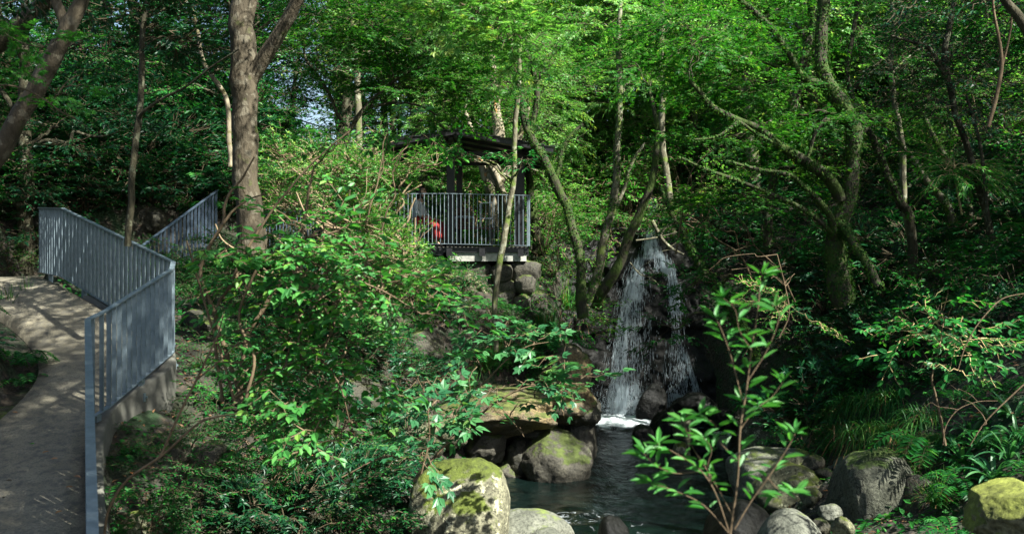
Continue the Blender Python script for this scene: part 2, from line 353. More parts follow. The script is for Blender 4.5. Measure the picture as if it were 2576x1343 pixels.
def water_mat():
    m, nt, b = newmat('stream_water')
    tc = N(nt, 'ShaderNodeTexCoord'); O = tc.outputs['Object']
    mp = N(nt, 'ShaderNodeMapping'); mp.inputs['Scale'].default_value = (1, .55, 1); nt.links.new(O, mp.inputs[0])
    n1 = N(nt, 'ShaderNodeTexNoise', Scale=5.5, Detail=6, Roughness=.6, Distortion=.6); nt.links.new(mp.outputs[0], n1.inputs['Vector'])
    n2 = N(nt, 'ShaderNodeTexNoise', Scale=4.5, Detail=10, Roughness=.68, Distortion=1.0); nt.links.new(mp.outputs[0], n2.inputs['Vector'])
    # turbulent water, white with bubbles, where the fall lands and in the rapids
    fac = None
    for (cx, cyy, rx, ry, s) in FOAM:
        sb = N(nt, 'ShaderNodeVectorMath', operation='SUBTRACT'); nt.links.new(O, sb.inputs[0]); sb.inputs[1].default_value = (cx, cyy, 0)
        ml = N(nt, 'ShaderNodeVectorMath', operation='MULTIPLY'); nt.links.new(sb.outputs[0], ml.inputs[0]); ml.inputs[1].default_value = (1 / rx, 1 / ry, 0)
        ln = N(nt, 'ShaderNodeVectorMath', operation='LENGTH'); nt.links.new(ml.outputs[0], ln.inputs[0])
        mr = N(nt, 'ShaderNodeMapRange'); nt.links.new(ln.outputs['Value'], mr.inputs[0]); mr.inputs[1].default_value = .35; mr.inputs[2].default_value = 1.1
        mr.inputs[3].default_value = s; mr.inputs[4].default_value = 0
        if fac is None: fac = mr.outputs[0]
        else:
            mx = N(nt, 'ShaderNodeMath', operation='MAXIMUM'); nt.links.new(fac, mx.inputs[0]); nt.links.new(mr.outputs[0], mx.inputs[1]); fac = mx.outputs[0]
    ad = N(nt, 'ShaderNodeMath', operation='ADD'); nt.links.new(fac, ad.inputs[0]); nt.links.new(n2.outputs[0], ad.inputs[1])
    fk = ramp(nt, [(.84, (0, 0, 0)), (1.0, (1, 1, 1))], ad.outputs[0])
    col = mix(nt, fk.outputs[0], (.003, .007, .006), (.62, .68, .70))
    nt.links.new(col, b.inputs['Base Color'])
    rr = mix(nt, fk.outputs[0], (.07, .07, .07), (.7, .7, .7)); nt.links.new(rr, b.inputs['Roughness'])
    b.inputs['IOR'].default_value = 1.33; b.inputs['Specular IOR Level'].default_value = .3
    bp = N(nt, 'ShaderNodeBump', Strength=.55, Distance=.05); nt.links.new(n1.outputs[0], bp.inputs['Height'])
    bp2 = N(nt, 'ShaderNodeBump', Strength=.5, Distance=.05); nt.links.new(fk.outputs[0], bp2.inputs['Height']); nt.links.new(bp.outputs[0], bp2.inputs['Normal'])
    nt.links.new(bp2.outputs[0], b.inputs['Normal'])
    return m

WZ = -3.7
FOAM = [(2.5, 23.6, 1.35, 1.7, .60), (3.6, 24.2, .7, .8, .36), (4.7, 21.8, .9, .6, .36), (1.05, 14.5, 1.0, 1.3, .31), (1.9, 14.0, 1.3, .8, .24), (2.4, 21.8, .9, .8, .14)]
M['water'] = water_mat()
mw, ntw, bw = newmat('falling_water'); bw.inputs['Base Color'].default_value = (.50, .57, .60, 1); bw.inputs['Roughness'].default_value = .35
_tr = N(ntw, 'ShaderNodeBsdfTranslucent'); _tr.inputs[0].default_value = (.5, .57, .6, 1); _ms = N(ntw, 'ShaderNodeMixShader'); _ms.inputs[0].default_value = .45
ntw.links.new(bw.outputs[0], _ms.inputs[1]); ntw.links.new(_tr.outputs[0], _ms.inputs[2]); ntw.links.new(_ms.outputs[0], ntw.nodes['Material Output'].inputs[0])
M['fall'] = mw

# ------------------------------------------------------------------ terrain
# rail line (top of the hand rail): near end, bend, corner, far bend, end
RAIL = [(-1.75, 3.9, -1.75), (-2.32, 5.5, -1.47), (-4.44, 10.4, -.55), (-4.37, 10.7, -.47), (-4.28, 12.5, -.03), (-4.38, 12.85, .06), (-4.66, 13.15, .15), (-6.92, 15.3, .90), (-7.75, 16.3, .97)]
PATH_R = [(-1.45, 3.0, -2.95), (-2.28, 5.5, -2.62), (-4.42, 10.45, -1.70), (-4.42, 12.6, -1.12), (-6.85, 15.1, -.30), (-7.9, 16.4, -.18)]
PATH_L = [(-5.2, 3.0, -2.95), (-5.5, 5.5, -2.62), (-5.5, 10.6, -1.66), (-6.2, 12.9, -1.08), (-8.3, 14.9, -.30), (-10.5, 16.6, -.18)]
WALK_A = [(-9.2, 17.2, -.18), (-8.6, 19.6, -.15), (-6.9, 21.0, .1), (-5.2, 22.4, .35), (-3.0, 22.6, .40)]   # flight up to the pavilion
CP = [  # terrain control points x, y, z
 (0,0,-2.2),(0,3,-2.6),(-1.2,3,-2.9),(2,3,-2.3),(4,3,-1.9),(7,4,-1.2),(3.2,6.3,-1.95),(3.7,6.5,-1.9),(4.1,8,-2.75),(5.5,8,-1.7),(1,6,-4.3),(-1,5,-3.6),(-1.8,5,-3.2),
 (1.2,9,-4.6),(.9,11,-4.6),(1.6,13,-4.6),(1.5,15,-4.6),(2.0,17,-4.7),(2.4,19,-4.7),(2.7,21,-4.7),(2.9,23,-4.7),(3.8,22.5,-4.6),(3.4,19,-4.6),(3.2,16,-4.5),(2.9,14,-4.3),
 (4.6,20.5,-4.15),(5.4,21.5,-3.9),(4.6,18,-4.1),(4.1,16,-3.8),(3.5,14.2,-3.6),(2.9,12.3,-3.75),(2.9,9.4,-3.1),(3.35,10,-2.8),(3.55,11,-2.9),(4.3,10,-2.85),(4.5,11.2,-2.75),(3.9,13,-3.14),(4.45,14.9,-3.2),(4.4,14,-3.08),(4.8,15,-3.4),(5.6,17,-2.9),
 (-3.4,5.5,-3.2),(-3.9,8,-3.0),(-4.15,9.5,-2.35),(-4.1,10.6,-2.1),(-4.0,11.8,-1.8),(-3.95,12.9,-1.45),(-3.5,10,-2.6),(-3.9,12,-2.1),(-3.4,13.5,-1.7),(-5.0,14.6,-1.0),(-6.4,16.2,-.75),(-3,8,-3.2),(-2.4,10,-3.1),(-2.3,12,-2.5),(-2.5,14,-1.7),(-2.2,16,-1.2),(-3.8,16,-.9),(-5,18,-.45),(-3,18.5,-.5),
 (-1.0,9,-4.0),(-.9,11,-3.9),(-1.2,13,-3.1),(-1.7,15.4,-2.2),(-.5,14.3,-3.6),(0,13,-4.3),(.1,15.4,-4.2),(-.6,18.4,-2.2),(0,19,-2.1),(.5,19.4,-2.0),(1.0,19.6,-1.9),(-.6,16.4,-3.9),(-.1,17.2,-4.3),(-1.3,16.3,-3.2),(.3,18,-4.3),(-1.1,17.6,-2.7),(1.35,20.2,-1.9),(1.5,21.2,-1.8),(.45,16.6,-4.4),(1.2,17.8,-4.5),(1.75,19.4,-4.5),
 (-1.2,18,-1.5),(-.4,19,-1.5),(-.3,20.3,-.9),(.9,20.8,-1.1),(-1.2,20.3,-.5),(-2.5,20,-.1),(-2.5,22,.2),(-.5,22,.2),(.4,23,.1),(1.3,22.5,-.7),(1.9,23.8,-.7),(2.1,25.5,-.2),(1.0,26,.3),(2.6,27.5,.7),(3.3,28.5,.9),(-1,26,.5),(-3.5,25,.9),
 (4.5,27.5,.5),(5.8,26,-.3),(6.2,24,-2.2),(5.6,23.3,-3.2),(7,22,-1.7),(6.4,20,-2.4),(6.2,18,-2.3),(5.3,13,-2.1),(5.0,11,-2.3),(6.3,12,-1.6),(7.4,16,-.8),(8.3,19,-.9),(8.5,24,.2),(8,27,1.0),(10,15,.5),(9,11,.2),(8,8,-.4),(12,20,2.0),(12.6,26,3.0),(16,20,4.5),(18,28,7),(12,34,6),(18,38,10),(8,34,4),(4,35,3.2),(3,31,1.9),(6,45,7),(14,50,12),(24,45,15),
 (0,32,1.6),(-3,30,2.2),(0,42,3.4),(0,55,5),(-4,36,3.4),
 (-6.9,8,-2.0),(-6.25,11.5,-.75),(-6.6,10.4,-.8),(-6.9,12.2,-.15),(-7.2,13.1,-.1),(-7.6,11,.0),(-8.6,11,.3),(-8.6,13,.5),(-10,15,.9),(-12,13,2.4),(-12,17,2.2),(-10.3,18.2,.7),(-9.6,20.4,1.1),(-12.5,20,3.2),(-9,22,1.9),(-11,24,3.6),(-7.2,24.2,2.0),(-5.2,25.4,1.5),(-9,28,4.1),(-6.5,30,3.6),(-13,28,5.3),(-15,35,6.8),(-12.5,35,6.2),(-8.5,36,4.7),(-6.6,36.5,4.1),(-18,28,7.5),(-18,40,7.2),(-12,46,5.8),(-6,50,4.2),(-22,20,7),(-16,12,5),(-14,6,3),(-9,5,-1),(-22,50,7),(-5.6,20,-.15),(-4.3,20.5,-.15),(22,10,6),(15,8,3.4),(26,30,12),(-30,35,9),(30,60,18),(-28,65,8),(0,75,8)]
CP = np.array(CP, float)
_P = CP[:, :2]; _n = len(_P)
def _phi(d): return d
_d = np.linalg.norm(_P[:, None] - _P[None], axis=-1)
_A = np.zeros((_n + 3, _n + 3)); _A[:_n, :_n] = _phi(_d) ; _A[:_n, _n] = 1; _A[:_n, _n + 1:] = _P; _A[_n, :_n] = 1; _A[_n + 1:, :_n] = _P.T
_w = np.linalg.solve(_A, np.concatenate([CP[:, 2], [0, 0, 0]]))

def seg_dist(Q, A, B):
    A = np.asarray(A[:2], float); B = np.asarray(B[:2], float); d = B - A
    t = np.clip(((Q - A) @ d) / (d @ d), 0, 1)
    return np.linalg.norm(Q - (A + t[:, None] * d), axis=1), t

STRIPS = []
for L, R in (((PATH_L, PATH_R)),):
    STRIPS.append([(0.5 * (np.array(a) + np.array(b)), .5 * np.linalg.norm((np.array(a) - np.array(b))[:2])) for a, b in zip(L, R)])
STRIPS.append([(np.array(p, float), .75) for p in [(-9.2, 15.8, -.18)] + WALK_A])

def path_info(Q, side=False):
    """signed distance outside the paved strips, and the paving height there"""
    best = np.full(len(Q), 1e9); zz = np.zeros(len(Q)); wall = np.zeros(len(Q), bool)
    for si, S in enumerate(STRIPS):
        for (a, ra), (b, rb) in zip(S[:-1], S[1:]):
            d, t = seg_dist(Q, a, b); sd_ = d - (ra * (1 - t) + rb * t); z = a[2] * (1 - t) + b[2] * t
            k = sd_ < best; best[k] = sd_[k]; zz[k] = z[k]
            right = (b[0] - a[0]) * (Q[:, 1] - a[1]) - (b[1] - a[1]) * (Q[:, 0] - a[0]) < 0; wall[k] = (right & (si == 0))[k]
    return (best, zz, wall) if side else (best, zz)

CHAN = [(.2, 2, 1.2), (.5, 8, 1.2), (1.1, 11.5, 1.15), (1.6, 14, 1.2), (1.95, 16, 1.35), (2.65, 19, 1.3), (3.0, 21.5, 1.45), (3.1, 24.6, 1.75)]
CHAN2 = [(3.1, 23.0, .8), (5.3, 21.6, .55)]
def chan_dist(Q):
    best = np.full(len(Q), 1e9)
    for C in (CHAN, CHAN2):
        for a, b in zip(C[:-1], C[1:]):
            d, t = seg_dist(Q, a, b); best = np.minimum(best, d - (a[2] * (1 - t) + b[2] * t))
    return best
def ground(x, y, detail=True):
    x = np.atleast_1d(np.asarray(x, float)); y = np.atleast_1d(np.asarray(y, float)); Q = np.stack([x, y], 1)
    z = np.zeros(len(Q))
    for i in range(0, len(Q), 20000):
        q = Q[i:i + 20000]
        z[i:i + 20000] = _phi(np.linalg.norm(q[:, None] - _P[None], axis=-1)) @ _w[:_n] + _w[_n] + q @ _w[_n + 1:]
    if detail:
        P3 = np.stack([x, y, np.zeros_like(x)], 1)
        z = z + .16 * fbm(P3 * .9, 5, 4) + .04 * vnoise(P3 * 5, 9)
    cd = chan_dist(Q); kc = np.clip(cd / .55, 0, 1); kc = kc * kc * (3 - 2 * kc); z = np.where(z > -4.6, (-4.6) * (1 - kc) + z * kc, z)
    sd_, pz, wl_ = path_info(Q, True)
    k = np.clip(sd_ / np.where(wl_, .12, .45), 0, 1); k = k * k * (3 - 2 * k)
    z = (pz - .22) * (1 - k) + z * k
    return z

def build_terrain():
    # finer near the stream and coarser far away, out to the horizon
    xs = np.concatenate([np.linspace(-140, -24, 16)[:-1], np.linspace(-24, -9, 50)[:-1], np.linspace(-9, 9, 200)[:-1], np.linspace(9, 30, 50)[:-1], np.linspace(30, 150, 16)])
    ys = np.concatenate([np.linspace(-20, 2, 10)[:-1], np.linspace(2, 30, 300)[:-1], np.linspace(30, 60, 60)[:-1], np.linspace(60, 260, 20)])
    X, Y = np.meshgrid(xs, ys)
    Z = ground(X.ravel(), Y.ravel()).reshape(X.shape)
    far = np.clip((np.hypot(X, Y - 20) - 60) / 80, 0, 1); Z = Z * (1 - far) + 9 * far
    V = np.stack([X, Y, Z], -1).reshape(-1, 3)
    nx = len(xs); i = np.arange(len(ys) - 1)[:, None] * nx; j = np.arange(nx - 1)[None]
    Q = np.stack([i + j, i + j + 1, i + nx + j + 1, i + nx + j], -1).reshape(-1, 4)
    o = link('ground', mesh_np('ground', V, Q, [M['soil']], smooth=True)); tag(o, kind='structure')
build_terrain()

def strip_mesh(L, R, n=6, th=.40):
    Lp, _ = smooth_path(L, np.ones(len(L)), 8); Rp, _ = smooth_path(R, np.ones(len(R)), 8)
    m = len(Lp); rows = []
    for i in range(m):
        t = np.linspace(0, 1, n)[:, None]; row = Lp[i] * (1 - t) + Rp[i] * t
        rows.append(np.vstack([Lp[i] - (0, 0, th), row, Rp[i] - (0, 0, th)]))
    V = np.concatenate(rows); k = n + 2
    i = np.arange(m - 1)[:, None] * k; j = np.arange(k - 1)[None]
    Q = np.stack([i + j, i + j + 1, i + k + j + 1, i + k + j], -1).reshape(-1, 4)
    return V, Q
V, Q = strip_mesh(PATH_L, PATH_R); tag(link('path', mesh_np('path', V, Q, [M['path']])), kind='structure')
wl = []; wr = []
WP = np.array([(-9.2, 16.4, -.175)] + WALK_A); wt = norm(np.gradient(WP[:, :2], axis=0))
for p, t in zip(WP, wt):
    nrm = np.array([-t[1], t[0], 0]); wl.append(p + nrm * .72); wr.append(p - nrm * .72)
V, Q = strip_mesh(wl, wr, 4, .3); tag(link('walkway', mesh_np('walkway', V, Q, [M['path']])), kind='structure')

# concrete retaining kerb wall under the near railing
def kerb_wall():
    P, _ = smooth_path(PATH_R, np.ones(len(PATH_R)), 8); P = P[4:-10]
    t = norm(np.gradient(P[:, :2], axis=0)); o = np.stack([t[:, 1], -t[:, 0], 0 * t[:, 0]], 1); n = len(P)
    rows = np.stack([P + o * .003 - (0, 0, 1.2), P + o * .003 + (0, 0, .045), P + o * .13 + (0, 0, .045), P + o * .145 + (0, 0, .02), P + o * .145 - (0, 0, 1.2)], 1)
    i = np.arange(n - 1)[:, None] * 5; j = np.arange(4)[None]
    Q = np.stack([i + j, i + j + 1, i + 5 + j + 1, i + 5 + j], -1).reshape(-1, 4)
    o = link('retaining_wall', mesh_np('retaining_wall', rows.reshape(-1, 3), Q, [M['concrete']])); tag(o, 'stained concrete kerb wall holding up the edge of the curved path', 'retaining wall')
kerb_wall()

# ------------------------------------------------------------------ water
def build_water():
    xs = np.linspace(-3.5, 7.5, 160); ys = np.linspace(5, 27, 260); X, Y = np.meshgrid(xs, ys)
    P = np.stack([X.ravel(), Y.ravel(), np.zeros(X.size)], 1)
    Z = WZ + .012 * fbm(P * 3.0, 3, 3)
    for (cx, c_y, rx, ry, s) in FOAM:
        r = np.hypot((P[:, 0] - cx) / rx, (P[:, 1] - c_y) / ry); Z += np.clip(1.1 - r, 0, 1) * s * .16 * (1 + fbm(P * 5, 8, 3))
    V = np.stack([P[:, 0], P[:, 1], Z], 1); nx = len(xs); i = np.arange(len(ys) - 1)[:, None] * nx; j = np.arange(nx - 1)[None]
    Q = np.stack([i + j, i + j + 1, i + nx + j + 1, i + nx + j], -1).reshape(-1, 4)
    tag(link('water', mesh_np('water', V, Q, [M['water']], smooth=True)), kind='structure')
build_water()

def cliff_y(x, z):
    """depth of the rock face behind the fall"""
    t = np.clip((z + 4.3) / 5.2, 0, 1.4)
    P = np.stack([x, z * 1.0, np.zeros_like(x)], -1)
    y = 25.0 + 1.9 * t ** 1.1 + .9 * ((x - 3.3) / 3.2) ** 2 * -1.0
    y = y - .35 * fbm(P * 1.1, 21, 4) - .16 * np.abs(fbm(P * 2.7, 22, 3))
    step = np.floor((z + 5) / .8 + .4 * vnoise(P * .7, 24)); y = y + .12 * (step % 2)
    return y
def build_cliff():
    xs = np.linspace(.9, 6.2, 150); tp = np.clip(1.05 - .25 * (xs - 3.2) ** 2 + .25 * vnoise(np.stack([xs * 2, xs * 0, xs * 0], 1), 3), -1.6, 1.2)
    X, S_ = np.meshgrid(xs, np.linspace(0, 1, 150)); Z = -4.8 + S_ * (tp[None] + 4.8)
    Y = cliff_y(X.ravel(), Z.ravel()).reshape(X.shape)
    V = np.stack([X, Y, Z], -1)
    top = V[-1].copy(); top[:, 1] += 2.2; top[:, 2] += .1
    V = np.concatenate([V.reshape(-1, 3), top]); nx = 150; i = np.arange(150)[:, None] * nx; j = np.arange(nx - 1)[None]
    Q = np.stack([i + j, i + j + 1, i + nx + j + 1, i + nx + j], -1).reshape(-1, 4)
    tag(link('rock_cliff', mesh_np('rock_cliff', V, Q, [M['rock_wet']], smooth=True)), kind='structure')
build_cliff()

def build_fall():
    rg = np.random.default_rng(4); a = Acc()
    def dash(p, q, w):
        d = norm(q - p); s = norm(np.cross(d, (0.2, 1, 0))); c = (p + q) / 2; o = np.cross(s, d)
        V = np.stack([p, c + s * w, q, c - s * w, p, c + o * w, q, c - o * w], 1).reshape(-1, 3)
        n = len(p); b = np.arange(n)[:, None] * 8
        Q = np.concatenate([b + [[0, 1, 2, 3]], b + [[4, 5, 6, 7]]]); a.add(V, Q)
    # streams: (px_top, px_bottom, y_top, y_bottom, spread_top, spread_bottom, count, D_top offset)
    S = [(1638, 1636, 585, 650, 12, 22, 1100, .25), (1612, 1596, 650, 760, 16, 34, 1300, .14), (1600, 1566, 700, 1052, 26, 46, 2500, .12), (1580, 1545, 760, 1052, 18, 40, 1100, .2), (1655, 1668, 640, 690, 18, 22, 500, .1),
         (1685, 1702, 675, 790, 10, 16, 900, .08), (1702, 1708, 780, 990, 18, 34, 520, .06), (1690, 1718, 985, 1050, 36, 40, 1300, .05), (1640, 1628, 800, 1000, 30, 40, 220, .05), (1706, 1750, 880, 1046, 14, 30, 700, .06), (1578, 1565, 960, 1058, 34, 44, 2200, .3)]
    for (x0, x1, y0, y1, s0, s1, n, off) in S:
        t = rg.random(n); u = rg.normal(0, .5, n).clip(-1.2, 1.2)
        # gather into ropes
        rope = rg.normal(0, .5, 12); u = rope[np.minimum(11, rg.exponential(3.5, n).astype(int))] + rg.normal(0, .05, n) * (1 + 2 * t); u = np.where(rg.random(n) < .3, rg.normal(0, .6, n), u)
        px = x0 + (x1 - x0) * t ** .6 + u * (s0 + (s1 - s0) * t); py = y0 + (y1 - y0) * t
        D = 25.8
        z = (671.5 - py) / F * D; x = (px - 1288) / F * D
        yy = cliff_y(x, z) - .04 - off * rg.random(n) * 2
        # fix perspective: keep the same picture column at that depth
        x = (px - 1288) / F * yy
        ln = rg.uniform(.02, .16, n) * (1 + 2.5 * (rg.random(n) < .15)) * np.where(t > .9, .6, 1)
        p = np.stack([x, yy, z + ln / 2], 1); q = np.stack([x + u * ln * .12 + (x1 - x0) / F * D / ((y0 - y1) / F * D) * -ln * .5, yy - .01, z - ln / 2], 1)
        dash(p, q, (rg.uniform(.0025, .010, n) * rg.uniform(.5, 1, n))[:, None])
    # upper fall further back
    n = 500; px = rg.normal(1641, 6, n); py = rg.uniform(495, 545, n); D = 29.0 + rg.random(n) * .2
    p = np.stack([(px - 1288) / F * D, D, (671.5 - py) / F * D], 1); dash(p, p - np.stack([0 * px, 0 * px, rg.uniform(.05, .2, n)], 1), rg.uniform(.004, .009, n)[:, None])
    # spray
    n = 3500; c = at(1565, 1040, 24.3); p = c + rg.normal(0, 1, (n, 3)) * (.42, .3, .22) + (0, 0, .15); p[:, 2] = np.maximum(p[:, 2], WZ + .02)
    dash(p, p + rg.normal(0, .012, (n, 3)) - (0, 0, .012), np.full((n, 1), .004))
    tag(link('waterfall', a.mesh('waterfall', [M['fall']])), kind='structure')
build_fall()

def hit(px, py, D0=5.0, D1=45.0, default=None):
    a = (671.5 - py) / F; Dd = np.linspace(D0, D1, 240); zz = ground((px - 1288) / F * Dd, Dd, False); k = np.nonzero(zz >= a * Dd)[0]
    if len(k) == 0: return at(px, py, default if default else D1)
    D = Dd[k[0]]; return np.array([(px - 1288) / F * D, D, a * D])

# ------------------------------------------------------------------ rocks
def ico(sub):
    bm = bmesh.new(); bmesh.ops.create_icosphere(bm, subdivisions=sub, radius=1)
    V = np.array([v.co for v in bm.verts]); Q = np.array([[v.index for v in f.verts] for f in bm.faces]); bm.free(); return V, Q
_ICO = {s: ico(s) for s in (3, 4, 5, 6)}
def rock_mesh(seed, size, mat, sub=5, cuts=9, rough=.12, rot=0, round_=.0, sq=0):
    rg = np.random.default_rng(seed); Dv, T = _ICO[sub]
    r = np.full(len(Dv), 1.0)
    for k in range(cuts):
        n = norm(rg.normal(0, 1, 3) * (1, 1, .8)); d = rg.uniform(.62, .92)
        dt = Dv @ n; lim = np.where(dt > .05, d / np.maximum(dt, .05), 9)
        r = -np.log(np.exp(-r * 14) + np.exp(-lim * 14)) / 14 if round_ else np.minimum(r, lim)
    V = Dv * r[:, None]
    V = V * (1 + rough * fbm(Dv * 1.6 + seed, seed, 3)[:, None] + rough * .6 * fbm(Dv * 4 + seed, seed + 3, 5)[:, None])
    if sq: V = np.sign(V) * np.abs(V) ** sq
    V = V * np.asarray(size)
    c, s = math.cos(rot), math.sin(rot); V = V @ np.array([[c, s, 0], [-s, c, 0], [0, 0, 1]])
    return mesh_np('rock', V, T, [M[mat]], smooth=True)
def rock(name, p, size, mat, seed, label, group=None, sub=5, tilt=(0, 0), cat='rock', **kw):
    p = np.array(p, float); size = list(size)
    if 11 <= seed < 60 and name != 'ledge_rock' and seed not in (29, 30, 31, 34, 56, 57, 58):   # every stone is bedded in the ground or stands on the stream bed
        g = max(float(ground(p[0], p[1], False)[0]), WZ - .12); top = p[2] + size[2] * .85
        if p[2] - size[2] * .8 > g: size[2] = (top - g) / 1.6; p[2] = top - size[2] * .85
    o = link(name, rock_mesh(seed, size, mat, sub, **kw), loc=tuple(p)); o.rotation_euler = (tilt[0], tilt[1], 0)
    return tag(o, label, cat, group)
# streamside boulders
rock('mossy_boulder', at(1155, 1300, 12.2) , (.64, .62, .72), 'rock_moss', 11, 'big square grey boulder with yellow green moss on its flat top', sub=6, cuts=4, rough=.10, round_=1, sq=.72, cat='boulder')
rock('pale_boulder', at(1330, 1370, 12.9), (.62, .6, .48), 'rock_pale', 12, 'smooth pale green rock tucked behind the moss-topped boulder', sub=5, rough=.06, round_=1, cuts=4, cat='boulder')
rock('pale_boulder', at(1405, 1400, 11.4), (.52, .6, .34), 'rock_pale', 13, 'low flat pale rock at the bottom edge of the stream', sub=5, rough=.06, round_=1, cuts=4, cat='boulder')
rock('dark_rock', at(1548, 1348, 12.5), (.24, .3, .25), 'rock_wet', 14, 'small wet black rock standing in the dark stream', sub=4, rough=.14)
# overhanging left bank
rock('ledge_rock', at(1230, 1045, 17.9), (1.25, 1.1, .5), 'rock_warm', 21, 'wide brown ledge rock overhanging the dark cave by the water', 'rocks of the undercut left bank', sub=6, rough=.2, rot=.3)
rock('ledge_rock', at(1420, 1010, 18.6), (.62, .9, .42), 'rock_warm', 22, 'yellow ochre ledge rock capping the bank above the pool', 'rocks of the undercut left bank', sub=6, rough=.18)
rock('ledge_rock', at(1430, 930, 19.4), (.5, .8, .5), 'rock_warm', 23, 'mossy upper block at the top corner of the bank beside the fall', 'rocks of the undercut left bank', rough=.18)
rock('bank_boulder', at(1400, 1170, 17.7), (.66, .7, .72), 'rock_bank', 24, 'big rounded dark boulder bulging out under the ledge to the water', 'rocks of the undercut left bank', sub=6, rough=.10, cuts=6, round_=1, cat='boulder')
rock('bank_boulder', at(1462, 1120, 18.6), (.36, .6, .62), 'rock_bank', 25, 'tall grey green block forming the corner of the bank over the pool', 'rocks of the undercut left bank', rough=.13, cat='boulder')
rock('bank_boulder', at(1455, 1205, 17.9), (.32, .55, .3), 'rock_bank', 26, 'low brown rock wedged at the water line under the corner block', 'rocks of the undercut left bank', rough=.13, cat='boulder')
rock('bank_boulder', at(1270, 1210, 18.2), (.72, .8, .62), 'rock_bank', 27, 'dark rounded rock inside the cave under the brown ledge', 'rocks of the undercut left bank', rough=.15, cat='boulder')
rock('bank_boulder', at(1150, 1160, 18.4), (.8, .8, .6), 'rock_bank', 28, 'black rock at the back of the cave behind the mossy boulder', 'rocks of the undercut left bank', rough=.15, cat='boulder')
rock('bank_boulder', at(1120, 1085, 16.9), (.5, .5, .3), 'rock', 29, 'grey overhanging rock at the left end of the dark cave', 'rocks of the undercut left bank', rough=.15, cat='boulder')
rock('bank_boulder', at(960, 1080, 15.2), (.9, .8, .55), 'rock', 30, 'broad grey brown rock behind the hanging leaves left of the cave', 'rocks of the undercut left bank', rough=.15, cat='boulder')
rock('bank_boulder', at(1335, 1090, 18.6), (.8, .9, .4), 'rock_dark', 31, 'dark underside block of the ledge above the cave', 'rocks of the undercut left bank', rough=.15, cat='boulder')
rock('bank_boulder', at(1215, 1120, 17.7), (.5, .5, .36), 'rock_bank', 32, 'middle stone of the stack under the left part of the cave ledge', 'rocks of the undercut left bank', rough=.15, cat='boulder')
rock('bank_boulder', at(1320, 1150, 18.0), (.42, .5, .42), 'rock_dark', 33, 'upright dark stone wedged between the cave floor and the ledge', 'rocks of the undercut left bank', rough=.15, cat='boulder')
rock('bank_boulder', at(1470, 1035, 18.5), (.34, .6, .3), 'rock_bank', 34, 'brown block jutting from the ledge just above the tall corner block', 'rocks of the undercut left bank', rough=.15, cat='boulder')
# pool and fall rocks
rock('pool_rock', at(1722, 1072, 21.6), (.30, .3, .26), 'rock', 41, 'lit brown grey rock poking up between the pool and the rapids', 'rocks at the foot of the waterfall', sub=4, rough=.15)
rock('pool_rock', at(1672, 1068, 21.8), (.34, .35, .28), 'rock_wet', 42, 'black wet rock beside the lit brown rock below the fall', 'rocks at the foot of the waterfall', sub=4, rough=.15)
rock('pool_rock', at(1614, 1088, 21.4), (.26, .3, .16), 'rock_wet', 43, 'low black rock at the right rim of the white foam', 'rocks at the foot of the waterfall', sub=4, rough=.15)
rock('pool_rock', at(1640, 1020, 24.0), (.5, .5, .55), 'rock_wet', 44, 'dark rounded boulder splitting the falling water at its foot', 'rocks at the foot of the waterfall', rough=.1, round_=1)
rock('pool_rock', at(1745, 1030, 23.9), (.6, .5, .42), 'rock_wet', 45, 'dark wet boulder right of the white cascade', 'rocks at the foot of the waterfall', rough=.15)
rock('pool_rock', at(1882, 1052, 21.8), (.2, .2, .13), 'rock', 46, 'small grey rock in the rapids right of the pool', 'rocks at the foot of the waterfall', sub=4)
rock('pool_rock', at(1822, 1108, 20.3), (.19, .2, .1), 'rock_pale', 47, 'small pale flat stone in the rapids', 'rocks at the foot of the waterfall', sub=4)
rock('pool_rock', at(1765, 1118, 20.0), (.26, .2, .1), 'rock_wet', 48, 'low dark slab beside the small pale stone in the rapids', 'rocks at the foot of the waterfall', sub=4)
rock('pool_rock', at(1712, 1118, 19.9), (.16, .2, .05), 'rock_moss', 49, 'flat mossy stone just above the water of the pool', 'rocks at the foot of the waterfall', sub=4)
rock('pool_rock', at(1822, 1050, 23.0), (.34, .3, .2), 'rock_wet', 50, 'dark rock behind the rapids below the leaning trunk', 'rocks at the foot of the waterfall', sub=4)
rock('moss_slope_rock', at(1935, 1085, 19.8), (.62, .7, .72), 'rock_moss', 51, 'dark mossy boulder on the bank right of the rapids', sub=5, rough=.15, cat='boulder')
rock('slab_rock', at(1930, 1190, 16.4), (1.0, .9, .42), 'rock_pale', 52, 'long smooth green grey slab sloping to the stream behind the sapling', sub=5, rough=.07, round_=1, tilt=(0, -.25), cat='boulder')
rock('slab_rock', at(1985, 1232, 14.2), (.52, .6, .38), 'rock', 53, 'angular brown grey block in front of the smooth green slab', sub=5, cat='boulder')
rock('dark_slab', at(1868, 1320, 12.2), (.5, .7, .3), 'rock_wet', 54, 'smooth dark wet slab behind the stem of the sapling', round_=1, rough=.06, cat='boulder')
rock('pale_boulder', at(1985, 1366, 9.6), (.38, .45, .29), 'rock_pale', 55, 'pale rounded boulder at the bottom edge right of the sapling', sub=5, rough=.05, round_=1, cuts=4, cat='boulder')
rock('cracked_boulder', at(2195, 1290, 12.0), (.50, .6, .80), 'rock_crack', 56, 'tall grey green cracked boulder crowned with drooping grass', sub=6, rough=.09, round_=1, sq=.72, cuts=5, cat='boulder')
rock('bank_rock', at(2305, 1290, 11.6), (.3, .5, .5), 'rock_dark', 57, 'dark rock face right of the cracked boulder', sub=5, cat='rock')
rock('yellow_moss_boulder', at(2572, 1300, 6.4), (.40, .42, .26), 'rock_yellow', 58, 'flat boulder in the lower right corner bright with yellow moss', sub=6, cuts=8, rough=.10, cat='boulder')
rg = np.random.default_rng(77)
